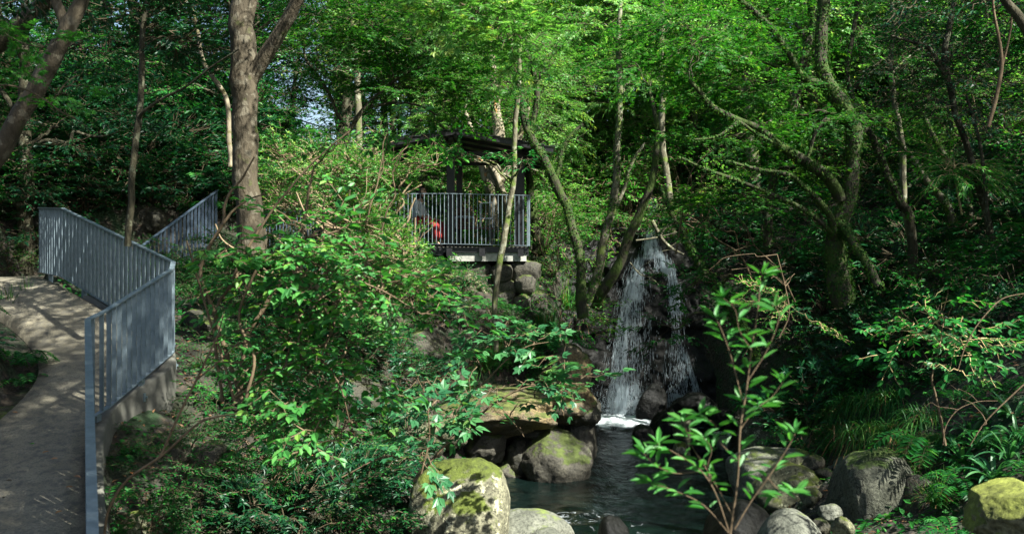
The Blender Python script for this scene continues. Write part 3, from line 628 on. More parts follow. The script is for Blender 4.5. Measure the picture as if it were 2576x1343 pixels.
STONE_W = ['round', 'angular', 'flat', 'dark', 'pale', 'small', 'broad', 'weathered']
for i, (px, py, D, s) in enumerate([(2120,1322,9.8,.13),(2085,1290,11,.15),(2062,1325,10.2,.12),(2040,1250,13,.16),(2100,1225,13.5,.17),(2045,1170,15,.2),(2000,1168,15.5,.2),(2130,1175,15.5,.22),(2075,1195,14,.15),(1998,1215,13.4,.14),(2155,1110,17,.28),(2090,1130,17.5,.3),(2030,1120,18,.25)]):
    rock('bank_stone', at(px, py, D), (s, s * 1.1, s * .8), ['rock', 'rock_pale', 'rock_dark'][i % 3], 100 + i,
         ['round stone at the bottom edge left of the cracked boulder', 'dark stone just behind the bottom edge stone by the cracked boulder', 'small grey stone behind the pale bottom boulder', 'grey stone among the pebbles behind the pale boulder', 'brown stone close to the left side of the cracked boulder', 'upright stone above the angular brown block', 'rounded stone resting on the end of the green slab', 'shaded stone under the drooping grass bank', 'flat stone among the pebbles below the grass', 'small stone against the angular brown block', 'big shaded stone at the foot of the grassy bank', 'broad dark stone under the grass near the slab', 'dark stone between the mossy boulder and the grass'][i], 'stones of the right stream bank', sub=4)
# pebbles: many, each one its own thing, sharing a few meshes
pm = [rock_mesh(200 + k, (1, 1.15, .7), ['rock', 'rock_pale', 'rock_dark'][k % 3], 3, 5, .1) for k in range(6)]
cnt = 0
for i in range(400):
    px = rg.uniform(1975, 2125); py = rg.uniform(1165, 1343)
    if px < 2000 and py > 1240: continue
    # ground point under this pixel
    a = -(py - 671.5) / F; Dd = np.linspace(8.5, 18, 60); zz = ground((px - 1288) / F * Dd, Dd, False); k = np.argmax(zz >= a * Dd)
    if k == 0: continue
    D = Dd[k]; s = rg.uniform(.02, .06)
    o = link('pebble', pm[i % 6], loc=((px - 1288) / F * D, D, float(zz[k]) + s * .4)); o.scale = (s, s, s); o.rotation_euler = (rg.uniform(-.4, .4), rg.uniform(-.4, .4), rg.uniform(0, 6))
    tag(o, 'small loose grey pebble on the stony bank left of the cracked boulder', 'pebble', 'pebbles on the right stream bank'); cnt += 1
    if cnt >= 100: break
# rocks on the slopes
for i, (px, py, D, sx, sz, mt, lab) in enumerate([
    (443,425,19.5,.24,.24,'rock','squared grey rock set in the ferny slope above the second railing'),(70,550,16.6,.36,.28,'rock_dark','rounded dark rock behind the left end of the railing'),(378,560,18.5,.3,.3,'rock_dark','mottled rock on the slope behind the top of the near railing'),
    (530,1180,9.0,.22,.26,'rock_dark','pointed grey rock in the dim gully below the near railing'),(575,1220,8.9,.13,.14,'rock','small lichen rock beside the pointed gully rock'),(480,1250,8.5,.17,.17,'rock_dark','round mossy rock low in the gully under the bare twig'),
    (350,1330,8.0,.22,.14,'rock','pale broken rock at the very foot of the near railing'),(640,1330,8.8,.22,.16,'rock_dark','dark rock at the bottom edge under the hanging leaves'),(430,1150,9.6,.2,.16,'rock_dark','half buried rock on the slope under the bare twig'),
    (110,985,11.2,.16,.10,'rock','grey stone on the left verge of the path beside the ferns'),(135,940,11.8,.13,.09,'rock_dark','dark stone further up the left verge of the path'),(82,1012,10.9,.08,.06,'rock_pale','small pale stone at the left verge of the path'),(20,1055,10.3,.3,.13,'rock_dark','mossy flat stone where the left verge meets the frame'),
    (470,655,14.5,.36,.3,'rock_dark','dim brown rock just right of the railing corner'),(505,830,13.2,.3,.3,'rock_dark','dark rock in shade right of the near railing panel'),(280,380,21,.5,.4,'rock_dark','dark rock low on the fern slope left of the thin dark trunk'),
    (1050,880,16,.5,.4,'rock_dark','shaded rock behind the leaves below the azalea'),(880,1000,13.5,.5,.35,'rock_dark','dark rock in the undergrowth left of the cave'),(150,470,18.5,.55,.5,'rock_dark','big dark rock in the steep left slope'),(560,330,26,.6,.35,'rock','grey rock high on the left slope behind the big trunk'),
    (1290,690,20.4,.26,.2,'concrete_white','rock coloured white as if sunlit below the pavilion foundation'),(1180,720,20.2,.4,.3,'rock','mossy grey stone under the left part of the foundation'),(1080,1130,13.2,.2,.16,'rock_dark','dark rock between the mossy boulder and the leaves')]):  # white material on the foundation stone stands in for sunlight
    hp = hit(px, py, max(6, D - 5)) if abs(hit(px, py, max(6, D - 5))[1] - D) < 9 else at(px, py, D); k = hp[1] / D
    rock('slope_rock', hp, (sx * k, sx * k, sz * k), mt, 300 + i, lab, None, sub=5 if sx > .25 else 4, rough=.16)
# ------------------------------------------------------------------ railings
def frame_of(p, q):
    d = norm((q - p)[:2]); return np.array([d[0], d[1], 0]), np.array([d[1], -d[0], 0])
def railing(label, pts, height=1.05, spacing=.125, blade=(.012, .05), rail=(.062, .018), post_drop=.28, post_every=1.3, mat='steel', name='metal_railing', posts=True, group=None, post_side=1):
    P = np.array(pts, float); base = P[0] - (0, 0, height)
    root = empty(name, base); tag(root, label, 'railing', group)
    top = Acc(); bot = Acc()
    for p, q in zip(P[:-1], P[1:]):
        d = norm(q - p)
        top.bar(p, q, rail[0], rail[1]); bot.bar(p - (0, 0, height), q - (0, 0, height), rail[0] * .9, .010)
    link('top_rail', top.mesh('top_rail', [M[mat]], base), root); link('bottom_rail', bot.mesh('bottom_rail', [M[mat]], base), root)
    for p, q in zip(P[:-1], P[1:]):
        a = Acc(); L = np.linalg.norm((q - p)[:2]); n = max(1, int(L / spacing)); t_, s_ = frame_of(p, q)
        for k in range(n):
            c = p + (q - p) * (k + .5) / n
            b, tp = c - (0, 0, height - .006), c - (0, 0, rail[1] / 2 + .001)
            w = s_ * blade[1] / 2; u = t_ * blade[0] / 2
            V = [e + i * w + j * u for e in (b, tp) for i, j in ((-1, -1), (1, -1), (1, 1), (-1, 1))]
            a.add(V, [[3, 2, 1, 0], [4, 5, 6, 7], [0, 1, 5, 4], [1, 2, 6, 5], [2, 3, 7, 6], [3, 0, 4, 7]])
        link('slat_panel', a.mesh('slat_panel', [M[mat]], base), root)
    if posts:
        for p, q in zip(P[:-1], P[1:]):
            L = np.linalg.norm(q - p); n = max(1, round(L / post_every)); t_, s_ = frame_of(p, q)
            for k in range(n):
                c = p + (q - p) * ((k + .5) / n) - (0, 0, height + .007)
                a = Acc(); a.bar(c - (0, 0, post_drop), c, .055, .075, up=tuple(t_))
                cc = c - (0, 0, post_drop * .75) + s_ * .04
                a.bar(cc - s_ * .0 , cc + s_ * .012, .10, .10, up=(0, 0, 1)); a.bar(cc + s_ * .012, cc + s_ * .03, .025, .025, up=(0, 0, 1))
                link('post', a.mesh('post', [M[mat]], base), root)
    return root
railing('curving galvanised railing of upright blades along the near edge of the path', RAIL)
R2 = [at(330, 640, 18.6), at(378, 603, 19.4), at(548, 478, 22.2)]
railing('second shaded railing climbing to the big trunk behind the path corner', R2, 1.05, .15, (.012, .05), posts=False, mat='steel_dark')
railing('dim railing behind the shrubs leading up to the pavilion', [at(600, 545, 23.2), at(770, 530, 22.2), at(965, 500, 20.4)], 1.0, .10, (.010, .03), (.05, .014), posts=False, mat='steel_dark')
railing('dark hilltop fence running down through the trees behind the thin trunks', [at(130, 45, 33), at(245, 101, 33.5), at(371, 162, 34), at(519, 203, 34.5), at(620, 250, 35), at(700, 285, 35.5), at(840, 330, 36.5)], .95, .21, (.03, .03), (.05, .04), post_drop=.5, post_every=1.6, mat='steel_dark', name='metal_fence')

# ------------------------------------------------------------------ pavilion
FZ = .42
pav = empty('pavilion', (-1.2, 21.0, FZ)); tag(pav, 'small open pavilion with black posts and low dark gable roof on the knoll', 'pavilion')
PB = (-1.2, 21.0, FZ)
def pav_part(name, acc, mats): return link(name, acc.mesh(name, [M[m] for m in mats], PB), pav)
a = Acc(); a.box((-2.95, 20.72, FZ - .05), (.30, 23.5, FZ)); pav_part('floor', a, ['concrete'])
a = Acc()
a.box((-1.42, 20.66, FZ - .12), (.34, 20.74, FZ - .012)); a.box((-2.95, 20.70, FZ - .18), (-1.43, 20.77, FZ - .012)); a.box((.305, 20.75, FZ - .19), (.35, 23.5, FZ - .012))
for x in (-1.30, -.62, .18): a.box((x - .06, 20.62, FZ - .20), (x + .06, 20.655, FZ - .03))
pav_part('floor_beam', a, ['black'])
for (x, y, w) in ((-1.30, 21.1, .085), (-1.22, 23.1, .07), (.16, 21.1, .10), (.22, 23.2, .075), (-2.8, 21.1, .085), (-2.8, 23.1, .075)):
    a = Acc(); a.bar((x, y, FZ + .001), (x, y, 2.46), w * 2, w * 2, up=(0, 1, 0)); pav_part('post', a, ['black'])
RX, RZ = -1.15, 2.80
rf = Acc()
def slope(x0, z0, x1, z1, y0, y1, th, m):
    V = [(x0, y0, z0), (x1, y0, z1), (x1, y1, z1), (x0, y1, z0), (x0, y0, z0 - th), (x1, y0, z1 - th), (x1, y1, z1 - th), (x0, y1, z0 - th)]
    rf.add(V, [[0, 1, 2, 3], [7, 6, 5, 4], [0, 4, 5, 1], [1, 5, 6, 2], [2, 6, 7, 3], [3, 7, 4, 0]], m)
for k in range(9):     # overlapping sheets
    t0, t1 = k / 9, (k + 1) / 9
    for sgn, xe, ze in ((1, .86, 2.43), (-1, -3.2, 2.42)):
        xa = RX + (xe - RX) * t0; xb = RX + (xe - RX) * (t1 + .012); za = RZ + (ze - RZ) * t0 - .012; zb = RZ + (ze - RZ) * t1 + .012
        slope(xa, za, xb, zb, 20.1, 24.0, .012, 0)
link('roof', rf.mesh('roof', [M['roof']], PB), pav)
a = Acc()
for y in (20.15, 23.9):
    for xe in (.84, -3.17): a.bar((RX, y, RZ - .07), (xe, y, 2.43 - .07), .05, .09)
for y in (21.0, 22.0, 23.1):
    for xe in (.80, -3.1): a.bar((RX, y, RZ - .08), (xe, y, 2.43 - .08), .06, .07)
a.bar((RX, 20.2, RZ - .1), (RX, 23.9, RZ - .1), .08, .12); pav_part('rafter', a, ['black'])
a = Acc()
for x in (.16, -1.25, -2.8): a.bar((x, 20.3, 2.47 + (.02 if x != -1.25 else .2)), (x, 23.8, 2.47 + (.02 if x != -1.25 else .2)), .1, .14)
a.bar((-2.95, 21.1, 2.40), (.30, 21.1, 2.40), .09, .09); a.bar((-2.95, 23.1, 2.40), (.30, 23.1, 2.40), .09, .09); pav_part('beam', a, ['black'])
railing('slim steel railing round the pavilion deck in front of the bench', [(-3.0, 20.3, FZ + 1.07), (-1.36, 20.60, FZ + 1.10), (.36, 20.60, FZ + 1.06), (.36, 23.3, FZ + 1.06)], 1.04, .082, (.012, .030), (.045, .014), posts=False)
# foundation
fnd = empty('foundation', (-.5, 21, -.6)); tag(fnd, 'pale concrete band on mossy rubble stones under the pavilion', 'foundation wall')
a = Acc(); a.box((-1.34, 20.70, FZ - .30), (.30, 23.4, FZ - .125)); link('concrete_band', a.mesh('concrete_band', [M['concrete_white']], (-.5, 21, -.6)), fnd)
st = Acc(); rg = np.random.default_rng(9)
for r in range(3):
    x = -1.55 + rg.uniform(0, .2)
    while x < .45:
        w = rg.uniform(.26, .62); Dv, T = _ICO[3]
        V = Dv * (1 + .38 * fbm(Dv * 2 + r + x, int(r * 31 + x * 17) & 255, 3)[:, None]); V = np.sign(V) * np.abs(V) ** .75
        V = V * (w * .6, .24, rg.uniform(.17, .26)) + (x + w / 2, 20.95 + rg.uniform(-.1, .06) - r * .05, FZ - .50 - r * .34 + rg.uniform(-.06, .06))
        st.add(V, np.c_[T, T[:, 2]], smooth=True); x += w
me = st.mesh('rubble_wall', [M['rock_bank']], (-.5, 21, -.6)); link('rubble_wall', me, fnd)
# bench: slatted seat and back with white tube arms, side-on
bz = FZ
bn = empty('bench', (-.95, 22.3, FZ)); tag(bn, 'red brown slatted bench with white tube arms inside the pavilion', 'bench')
def bpart(name, acc, m): return link(name, acc.mesh(name, [M[m]], (-.95, 22.3, FZ)), bn)
a = Acc()
for k in range(7): a.bar((-1.22, 22.0 + k * .075, bz + .44), (-.42, 22.0 + k * .075, bz + .44), .05, .03)
bpart('seat', a, 'bench_red')
a = Acc()
for k in range(11): a.bar((-1.34 + .0, 22.52 - k * .004, bz + .47 + k * .042), (-.86, 22.52 - k * .004 , bz + .47 + k * .042), .02, .028)
for k in range(9): a.bar((-1.20 + k * .012, 22.02, bz + .47 + k * .045), (-1.20 + k * .012, 22.46, bz + .47 + k * .045), .02, .028)
bpart('backrest', a, 'bench_red')
for y in (21.98, 22.5):
    a = Acc(); P, R = smooth_path([(-1.26, y, bz + .45), (-1.26, y, bz + .66), (-1.2, y, bz + .69), (-.9, y, bz + .69), (-.86, y, bz + .66), (-.86, y, bz + .45)], [.014] * 6, 4); a.tube(P, R, 6); bpart('armrest', a, 'white_metal')
a = Acc()
for (x0, x1) in ((-.72, -.44),):
    P = [(x0, 22.5, bz + .45), (x0, 22.5, bz + 1.02), (x1, 22.5, bz + 1.04), (x1, 22.5, bz + .45)]
    for p, q in zip(P[:-1], P[1:]): a.bar(p, q, .02, .02, up=(0, 1, 0))
P = [(-.72, 22.5, bz + .68), (-.44, 22.5, bz + .68)]; a.bar(P[0], P[1], .022, .022)
bpart('frame', a, 'white_metal')
for x in (-1.2, -.45):
    for y in (22.02, 22.44):
        a = Acc(); a.bar((x, y, bz + .001), (x, y, bz + .42), .03, .03, up=(0, 1, 0)); bpart('leg', a, 'black')
# notice sign up the slope
sg = empty('notice_sign', tuple(hit(880, 420, 20))); p0 = np.array(sg.location); c = at(880, 366, p0[1])
tag(sg, 'small white notice board with red marks among the branches left of the roof', 'sign')
a = Acc(); a.box(c - (.17, .01, .14), c + (.17, .01, .14)); link('board', a.mesh('board', [M['white_paint']], p0), sg)
a = Acc()
for k in range(6): a.box(c + (-.02 + k * .022, -.014, -.02), c + (-.006 + k * .022, -.011, .01 + .006 * (k % 2)))
link('lettering', a.mesh('lettering', [M['red_paint']], p0), sg)
a = Acc(); a.bar(p0 - (0, -.04, .2), c + (0, .04, 0), .04, .04, up=(0, 1, 0)); link('post', a.mesh('post', [M['steel_dark']], p0), sg)

# ------------------------------------------------------------------ the seated woman
def skin_body(name, verts, edges, radii, mat, sub=2, root=0):
    me = bpy.data.meshes.new(name); me.from_pydata([tuple(v) for v in verts], edges, []); o = bpy.data.objects.new(name, me); COL.objects.link(o)
    o.modifiers.new('s', 'SKIN'); sk = me.skin_vertices[0].data
    for i, r in enumerate(radii): sk[i].radius = r if isinstance(r, tuple) else (r, r)
    sk[root].use_root = True
    su = o.modifiers.new('u', 'SUBSURF'); su.levels = sub; su.render_levels = sub
    dg = bpy.context.evaluated_depsgraph_get(); m2 = bpy.data.meshes.new_from_object(o.evaluated_get(dg)); bpy.data.objects.remove(o)
    m2.name = name; m2.materials.clear(); m2.materials.append(M[mat])
    for p in m2.polygons: p.use_smooth = True
    return m2
px0 = (-1.98, 21.35, FZ)          # feet plane, seat under the pelvis
woman = empty('person', px0); tag(woman, 'seated person in a pale top and red skirt behind the pavilion railing', 'person')
# local coordinates: +x is where she faces, z up, y away from the camera
Vb = [(0, 0, .50), (-.02, 0, .68), (-.03, 0, .86), (-.01, 0, .97), (.01, 0, 1.04), (.025, 0, 1.12),       # 0-5 spine, neck
      (.40, -.09, .49), (.43, -.09, .10), (.52, -.09, .045), (.40, .10, .49), (.47, .10, .10), (.57, .10, .045),     # 6-11 legs
      (-.02, -.16, .93), (.03, -.20, .70), (.24, -.12, .62), (-.02, .16, .93), (.03, .20, .70), (.25, .08, .62), (.02, -.09, .50), (.02, .09, .50)]
Eb = [(0, 1), (1, 2), (2, 3), (3, 4), (4, 5), (0, 18), (18, 6), (6, 7), (7, 8), (0, 19), (19, 9), (9, 10), (10, 11), (3, 12), (12, 13), (13, 14), (3, 15), (15, 16), (16, 17)]
Rb = [(.13, .14), (.10, .13), (.105, .15), (.06, .09), .042, .045, .058, .038, .03, .058, .038, .03, .045, .035, .024, .045, .035, .024, .09, .09]
body = skin_body('body', Vb, Eb, Rb, 'skin'); link('body', body, woman)
# head with face: ellipsoid pushed into jaw, nose, brow
Dv, T = _ICO[4]; H = Dv.copy(); H = H * (.098, .078, .118)
f = np.clip(Dv[:, 0], 0, 1)
H[:, 0] += .022 * np.exp(-((Dv[:, 2] + .12) / .16) ** 2 - (Dv[:, 1] / .16) ** 2) * (f > .6) - .010 * np.exp(-((Dv[:, 2] - .18) / .12) ** 2 - ((np.abs(Dv[:, 1]) - .36) / .15) ** 2) * (f > .3)
H[:, 0] += .007 * np.exp(-((Dv[:, 2] + .48) / .09) ** 2 - (Dv[:, 1] / .28) ** 2) * (f > .4)
k = Dv[:, 2] < -.3; H[k, 1] *= 1 - .35 * (-Dv[k, 2] - .3)
ho = link('head', mesh_np('head', H + (.045, 0, 1.19), T, [M['skin']], smooth=True), woman)
ey = Acc()
for s in (-1, 1):
    V = Dv * (.008, .013, .008) + (.045 + .083, s * .031, 1.212); ey.add(V[:], np.c_[T, T[:, 2]], smooth=True)
link('eyes', ey.mesh('eyes', [M['black_plastic']]), ho)
# hands with fingers resting on the lap
for s, (hx, hy) in ((-1, (.26, -.12)), (1, (.27, .08))):
    hv = [(0, 0, 0), (.045, 0, -.004), (.08, 0, -.008)]; he = [(0, 1), (1, 2)]; hr = [.022, (.03, .014), (.03, .012)]
    for i, (fy, L) in enumerate(((-.026, .055), (-.009, .064), (.009, .06), (.026, .046))):
        b = len(hv); hv += [(.085, fy, -.008), (.085 + L * .55, fy * 1.15, -.014), (.085 + L, fy * 1.2, -.03)]; he += [(2, b), (b, b + 1), (b + 1, b + 2)]; hr += [.009, .008, .007]
    b = len(hv); hv += [(.04, .035 * -s, -.006), (.065, .048 * -s, -.012)]; he += [(1, b), (b, b + 1)]; hr += [.010, .008]
    link('hand', skin_body('hand', [(v[0] + hx, v[1] + hy, v[2] + .612) for v in hv], he, hr, 'skin', 1), woman)
# hair: bob to the chin, thick at the back
Dh, Th = _ICO[5]
hh = Dh * (.118, .098, .128) * (1 + .03 * fbm(Dh * (9, 9, 2), 3, 3)[:, None]); hh = hh + (.028, 0, 1.205)
hh[:, 2] -= .13 * np.clip(-Dh[:, 2], 0, 1) * np.clip(.55 - Dh[:, 0], 0, 1); hh[:, 0] -= .03 * np.clip(-Dh[:, 2], 0, 1) * np.clip(-Dh[:, 0] + .3, 0, 1)
front = (Dh[:, 0] > .38) & (Dh[:, 2] < .52)
hh[front] = (hh[front] - (.03, 0, 1.19)) * .62 + (.03, 0, 1.19)
link('hair', mesh_np('hair', hh, Th, [M['hair']], smooth=True), woman)
# top with sleeves
Vs = [(0, 0, .56), (-.02, 0, .70), (-.03, 0, .86), (-.012, 0, .985), (-.02, -.165, .935), (.03, -.205, .72), (.14, -.165, .665), (-.02, .165, .935), (.03, .205, .72), (.14, .165, .665)]
Es = [(0, 1), (1, 2), (2, 3), (3, 4), (4, 5), (5, 6), (3, 7), (7, 8), (8, 9)]
link('shirt', skin_body('shirt', Vs, Es, [(.15, .16), (.125, .15), (.125, .17), (.07, .10), .062, .052, .046, .062, .052, .046], 'shirt', 2), woman)
# wide red skirt falling from the knees
Vk = [(-.04, 0, .52), (.10, -.07, .53), (.30, -.10, .54), (.44, -.11, .47), (.46, -.11, .30), (.47, -.11, .15), (.10, .08, .53), (.30, .11, .54), (.48, .12, .47), (.52, .12, .30), (.53, .12, .15)]
Ek = [(0, 1), (1, 2), (2, 3), (3, 4), (4, 5), (0, 6), (6, 7), (7, 8), (8, 9), (9, 10)]
link('skirt', skin_body('skirt', Vk, Ek, [(.16, .15), .12, .11, .10, .115, .13, .12, .11, .10, .115, .13], 'skirt', 2), woman)
a = Acc()
for y in (-.09, .10):
    c = np.array((.50 if y < 0 else .55, y, .035)); V = Dv * (.12, .045, .035) + c; V[:, 2] = np.maximum(V[:, 2], .002); a.add(V, np.c_[T, T[:, 2]], smooth=True)
link('shoe', a.mesh('shoe', [M['black_plastic']]), woman)
a = Acc()
for y in (-.045, .02): V = Dv * (.012, .030, .024) + (.105, y, .93); a.add(V, np.c_[T, T[:, 2]], smooth=True)
sgl = link('sunglasses', a.mesh('sunglasses', [M['black_plastic']]), woman)
woman.rotation_euler = (0, 0, -.35)
# the bench she sits on
b2 = empty('bench', (-2.05, 21.35, FZ)); tag(b2, 'dark plain bench under the seated person behind the azalea', 'bench')
a = Acc(); a.box((-2.35, 20.95, FZ + .34), (-1.82, 21.8, FZ + .38)); link('seat', a.mesh('seat', [M['black']], (-2.05, 21.35, FZ)), b2)
for x in (-2.28, -1.89):
    for y in (21.0, 21.74): a = Acc(); a.bar((x, y, FZ + .001), (x, y, FZ + .34), .05, .05, up=(0, 1, 0)); link('leg', a.mesh('leg', [M['black']], (-2.05, 21.35, FZ)), b2)
# ------------------------------------------------------------------ leaves and sprays
SH = {
 'quad': (np.array([(0, 0, 0), (.45, -.5, .10), (1, 0, -.04), (.45, .5, .10)]), np.array([[0, 1, 2, 3]])),
 'oval': (np.array([(0, 0, 0), (.22, -.40, .07), (.62, -.42, .06), (1, 0, -.10), (.62, .42, .06), (.22, .40, .07)]), np.array([[0, 1, 2, 3], [0, 3, 4, 5]])),
}
def _lobes(angs, lens, w):
    V = []; Q = []
    for i, (a_, l) in enumerate(zip(angs, lens)):
        c, s = math.cos(a_), math.sin(a_); b = len(V); z = .012 * (i % 3)
        for (x, y, h) in ((0, 0, 0), (.5 * l, -w * l, .05), (l, 0, -.06), (.5 * l, w * l, .05)): V.append((x * c - y * s, x * s + y * c, h + z))
        Q.append([b, b + 1, b + 2, b + 3])
    return np.array(V), np.array(Q)
SH['maple3'] = _lobes([-.75, 0, .75], [.85, 1, .85], .17)
SH['maple5'] = _lobes([-1.45, -.72, 0, .72, 1.45], [.62, .9, 1, .9, .62], .15)
SH['lobed'] = _lobes([-.72, 0, .72], [.78, 1, .78], .27)

def leaves(P, D, Nn, L, Wd, shape, rnd):
    Vs, Qs = SH[shape]; D = norm(D); S = norm(np.cross(Nn, D)); U = np.cross(D, S)
    V = P[:, None] + Vs[None, :, 0:1] * (L[:, None, None] * D[:, None]) + Vs[None, :, 1:2] * (Wd[:, None, None] * S[:, None]) + Vs[None, :, 2:3] * (L[:, None, None] * U[:, None])
    n, k = len(P), len(Vs)
    Q = (np.arange(n)[:, None, None] * k + Qs[None]).reshape(-1, 4)
    return V.reshape(-1, 3), Q, np.repeat(rnd, k)

def mk_spray(kind, seed):
    """a leafy branch end: +x outwards, z up; leaves in slot 0, twigs in slot 1"""
    rg = np.random.default_rng(seed); A = Acc(); P = []; D = []; Nn = []; L = []; W_ = []
    def leaf(p, d, n, l, w): P.append(p); D.append(d); Nn.append(n); L.append(l); W_.append(w)
    if kind in ('oval', 'far', 'big', 'near', 'maple', 'maplenear', 'lobed'):
        par = {'oval': (.62, .07, .036, .062, 4, 'quad'), 'far': (.95, .13, .062, .105, 4, 'quad'), 'big': (.36, .085, .050, .055, 2, 'oval'), 'near': (.34, .078, .034, .042, 2, 'oval'),
               'maple': (.75, .075, .075, .060, 5, 'maple3'), 'maplenear': (.5, .075, .075, .05, 4, 'maple5'), 'lobed': (.34, .135, .12, .075, 1, 'lobed')}[kind]
        L0, ll, lw, sp, ns, shp = par
        tw = [((0, 0, 0), 0.0, L0)]
        for k in range(ns):
            t = (k + .7) / (ns + .6); sgn = 1 if k % 2 else -1
            tw.append(((L0 * t, 0, -.10 * (L0 * t) ** 2), sgn * rg.uniform(.6, .95), L0 * (1 - t) * rg.uniform(.7, 1.0) + .08))
        for (b, an, l) in tw:
            b = np.array(b); dz = rg.uniform(-.05, .10); n = max(3, int(l / sp)); pts = []
            for i in range(n + 1):
                u = l * i / n; q = b + (u * math.cos(an), u * math.sin(an), dz * u - .22 * u * u + (.03 * rg.normal() if kind != 'maple' else .01 * rg.normal())); pts.append(q)
            A.tube(pts, np.linspace(.0045, .0018, n + 1) * (1.6 if kind in ('far', 'oval') else 1), 3, m=1)
            for i in range(1, n + 1):
                for sgn in ((-1, 1) if kind != 'lobed' else (1 if i % 2 else -1,)):
                    if rg.random() < .10: continue
                    aa = an + sgn * rg.uniform(.55, 1.15) if i < n else an + sgn * .35
                    d = np.array((math.cos(aa), math.sin(aa), rg.uniform(-.5, .15) if kind != 'big' else rg.uniform(-.45, .0)))
                    s = rg.uniform(.65, 1.15)
                    nj = .35 if kind not in ('big', 'lobed') else .2
                    leaf(pts[i] + rg.normal(0, .006, 3), d, np.array((rg.normal(0, nj), rg.normal(0, nj), 1)), ll * s, lw * s)
    elif kind == 'azalea':
        shp = 'quad'
        for k in range(9):
            an = rg.uniform(-.9, .9); l = rg.uniform(.22, .5); p = np.zeros(3); d = norm(np.array((math.cos(an), math.sin(an), rg.uniform(-.15, .5)))); pts = [p]
            for i in range(5):
                d = norm(d + rg.normal(0, .28, 3) + (0, 0, .04)); p = p + d * l / 5; pts.append(p)
            A.tube(pts, np.linspace(.005, .0025, 6), 3, m=1)
            for pp in (pts[-1], pts[3] + rg.normal(0, .02, 3), pts[4]):
                for j in range(5):
                    th = j * 1.256 + rg.uniform(-.3, .3); leaf(pp, np.array((math.cos(th), math.sin(th), rg.uniform(.1, .8))), np.array((0, 0, 1.0)) + rg.normal(0, .3, 3), rg.uniform(.038, .06), rg.uniform(.016, .024))
    elif kind == 'broad':
        shp = 'oval'
        for k in range(7):
            an = rg.uniform(-1.0, 1.0); l = rg.uniform(.12, .5); p = np.array((l * math.cos(an), l * math.sin(an), rg.uniform(-.05, .16)))
            A.tube([(0, 0, 0), p * .5 + (0, 0, -.02), p], [.006, .005, .004], 3, m=1)
            for j in range(7):
                th = j * .9 + rg.uniform(-.3, .3); leaf(p, np.array((math.cos(th), math.sin(th), rg.uniform(-.25, .45))), np.array((0, 0, 1.0)) + rg.normal(0, .2, 3), rg.uniform(.085, .13), rg.uniform(.032, .045))
    elif kind == 'narrow':
        shp = 'quad'
        for k in range(4):
            an = rg.uniform(-.7, .7); l = rg.uniform(.5, .85); pts = [np.array((u * math.cos(an), u * math.sin(an), .12 * u - .55 * u * u)) for u in np.linspace(0, l, 10)]
            A.tube(pts, np.linspace(.006, .002, 10), 3, m=1)
            for i in range(1, 10):
                for sgn in (-1, 1, 0):
                    aa = an + sgn * rg.uniform(.4, .9); leaf(pts[i], np.array((math.cos(aa), math.sin(aa), rg.uniform(-1.1, -.1))), np.array((rg.normal(0, .5), rg.normal(0, .5), 1)), rg.uniform(.09, .14), rg.uniform(.018, .028))
    P, D, Nn = map(np.array, (P, D, Nn)); L = np.array(L); W_ = np.array(W_)
    V, Q, R = leaves(P, D, Nn, L, W_, shp, rg.random(len(P)) ** 1.3)
    A.add(V, Q, 0, R)
    return np.concatenate(A.V), np.concatenate(A.Q), np.concatenate(A.M), np.concatenate(A.R)
SPR = {k: [mk_spray(k, 50 + i * 7) for i in range(4)] for k in ('oval', 'far', 'big', 'near', 'maple', 'maplenear', 'lobed', 'azalea', 'broad', 'narrow')}

def put_sprays(acc, kind, P, Fd, S, rg, upj=.25):
    P = np.asarray(P, float); n = len(P)
    if n == 0: return
    f = norm(np.asarray(Fd, float)); up = np.array([0, 0, 1.0]) + rg.normal(0, upj, (n, 3)); y = norm(np.cross(up, f)); z = np.cross(f, y)
    Mx = np.stack([f, y, z], -1) * np.asarray(S)[:, None, None]
    which = rg.integers(0, 4, n)
    for k in range(4):
        I = np.nonzero(which == k)[0]
        if len(I) == 0: continue
        V, Q, Mi, R = SPR[kind][k]
        W2 = np.einsum('nij,vj->nvi', Mx[I], V) + P[I][:, None]
        m = len(V); jit = rg.normal(0, .13, len(I))
        acc.add(W2.reshape(-1, 3), (np.arange(len(I))[:, None, None] * m + Q[None]).reshape(-1, 4), np.tile(Mi, len(I)), np.clip(R[None] + jit[:, None], 0, .99).ravel())

def blob(px, py, D, rx, ry, rd, n):
    """a clump of foliage seen at px,py: half sizes in picture pixels and metres of depth"""
    return (at(px, py, D), np.array((rx / F * D, rd, ry / F * D)), n)
def blob_pts(c, r, n, rg, flat=False):
    d = norm(rg.normal(0, 1, (n, 3))); q = rg.random(n) ** .45
    p = d * q[:, None]
    if flat:
        lay = np.round(p[:, 2] * r[2] / .32) * .32 + rg.normal(0, .03, n) - .10 * (p[:, 0] ** 2 + p[:, 1] ** 2) * r[2]
        P = c + p * r; P[:, 2] = c[2] + lay
    else: P = c + p * r
    f = d * (1, 1, .35); f[:, 2] += rg.uniform(-.25, .25, n); f[:, :2] += rg.normal(0, .45, (n, 2))
    return P, f

def curve(a, b, sag, rg, k=5, wob=.06):
    t = np.linspace(0, 1, k)[:, None]; L = np.linalg.norm(b - a)
    P = a * (1 - t) + b * t; P[:, 2] += sag * np.sin(t[:, 0] * PI) * L
    P[1:-1] += rg.normal(0, wob * L, (k - 2, 3)) * .5
    return P

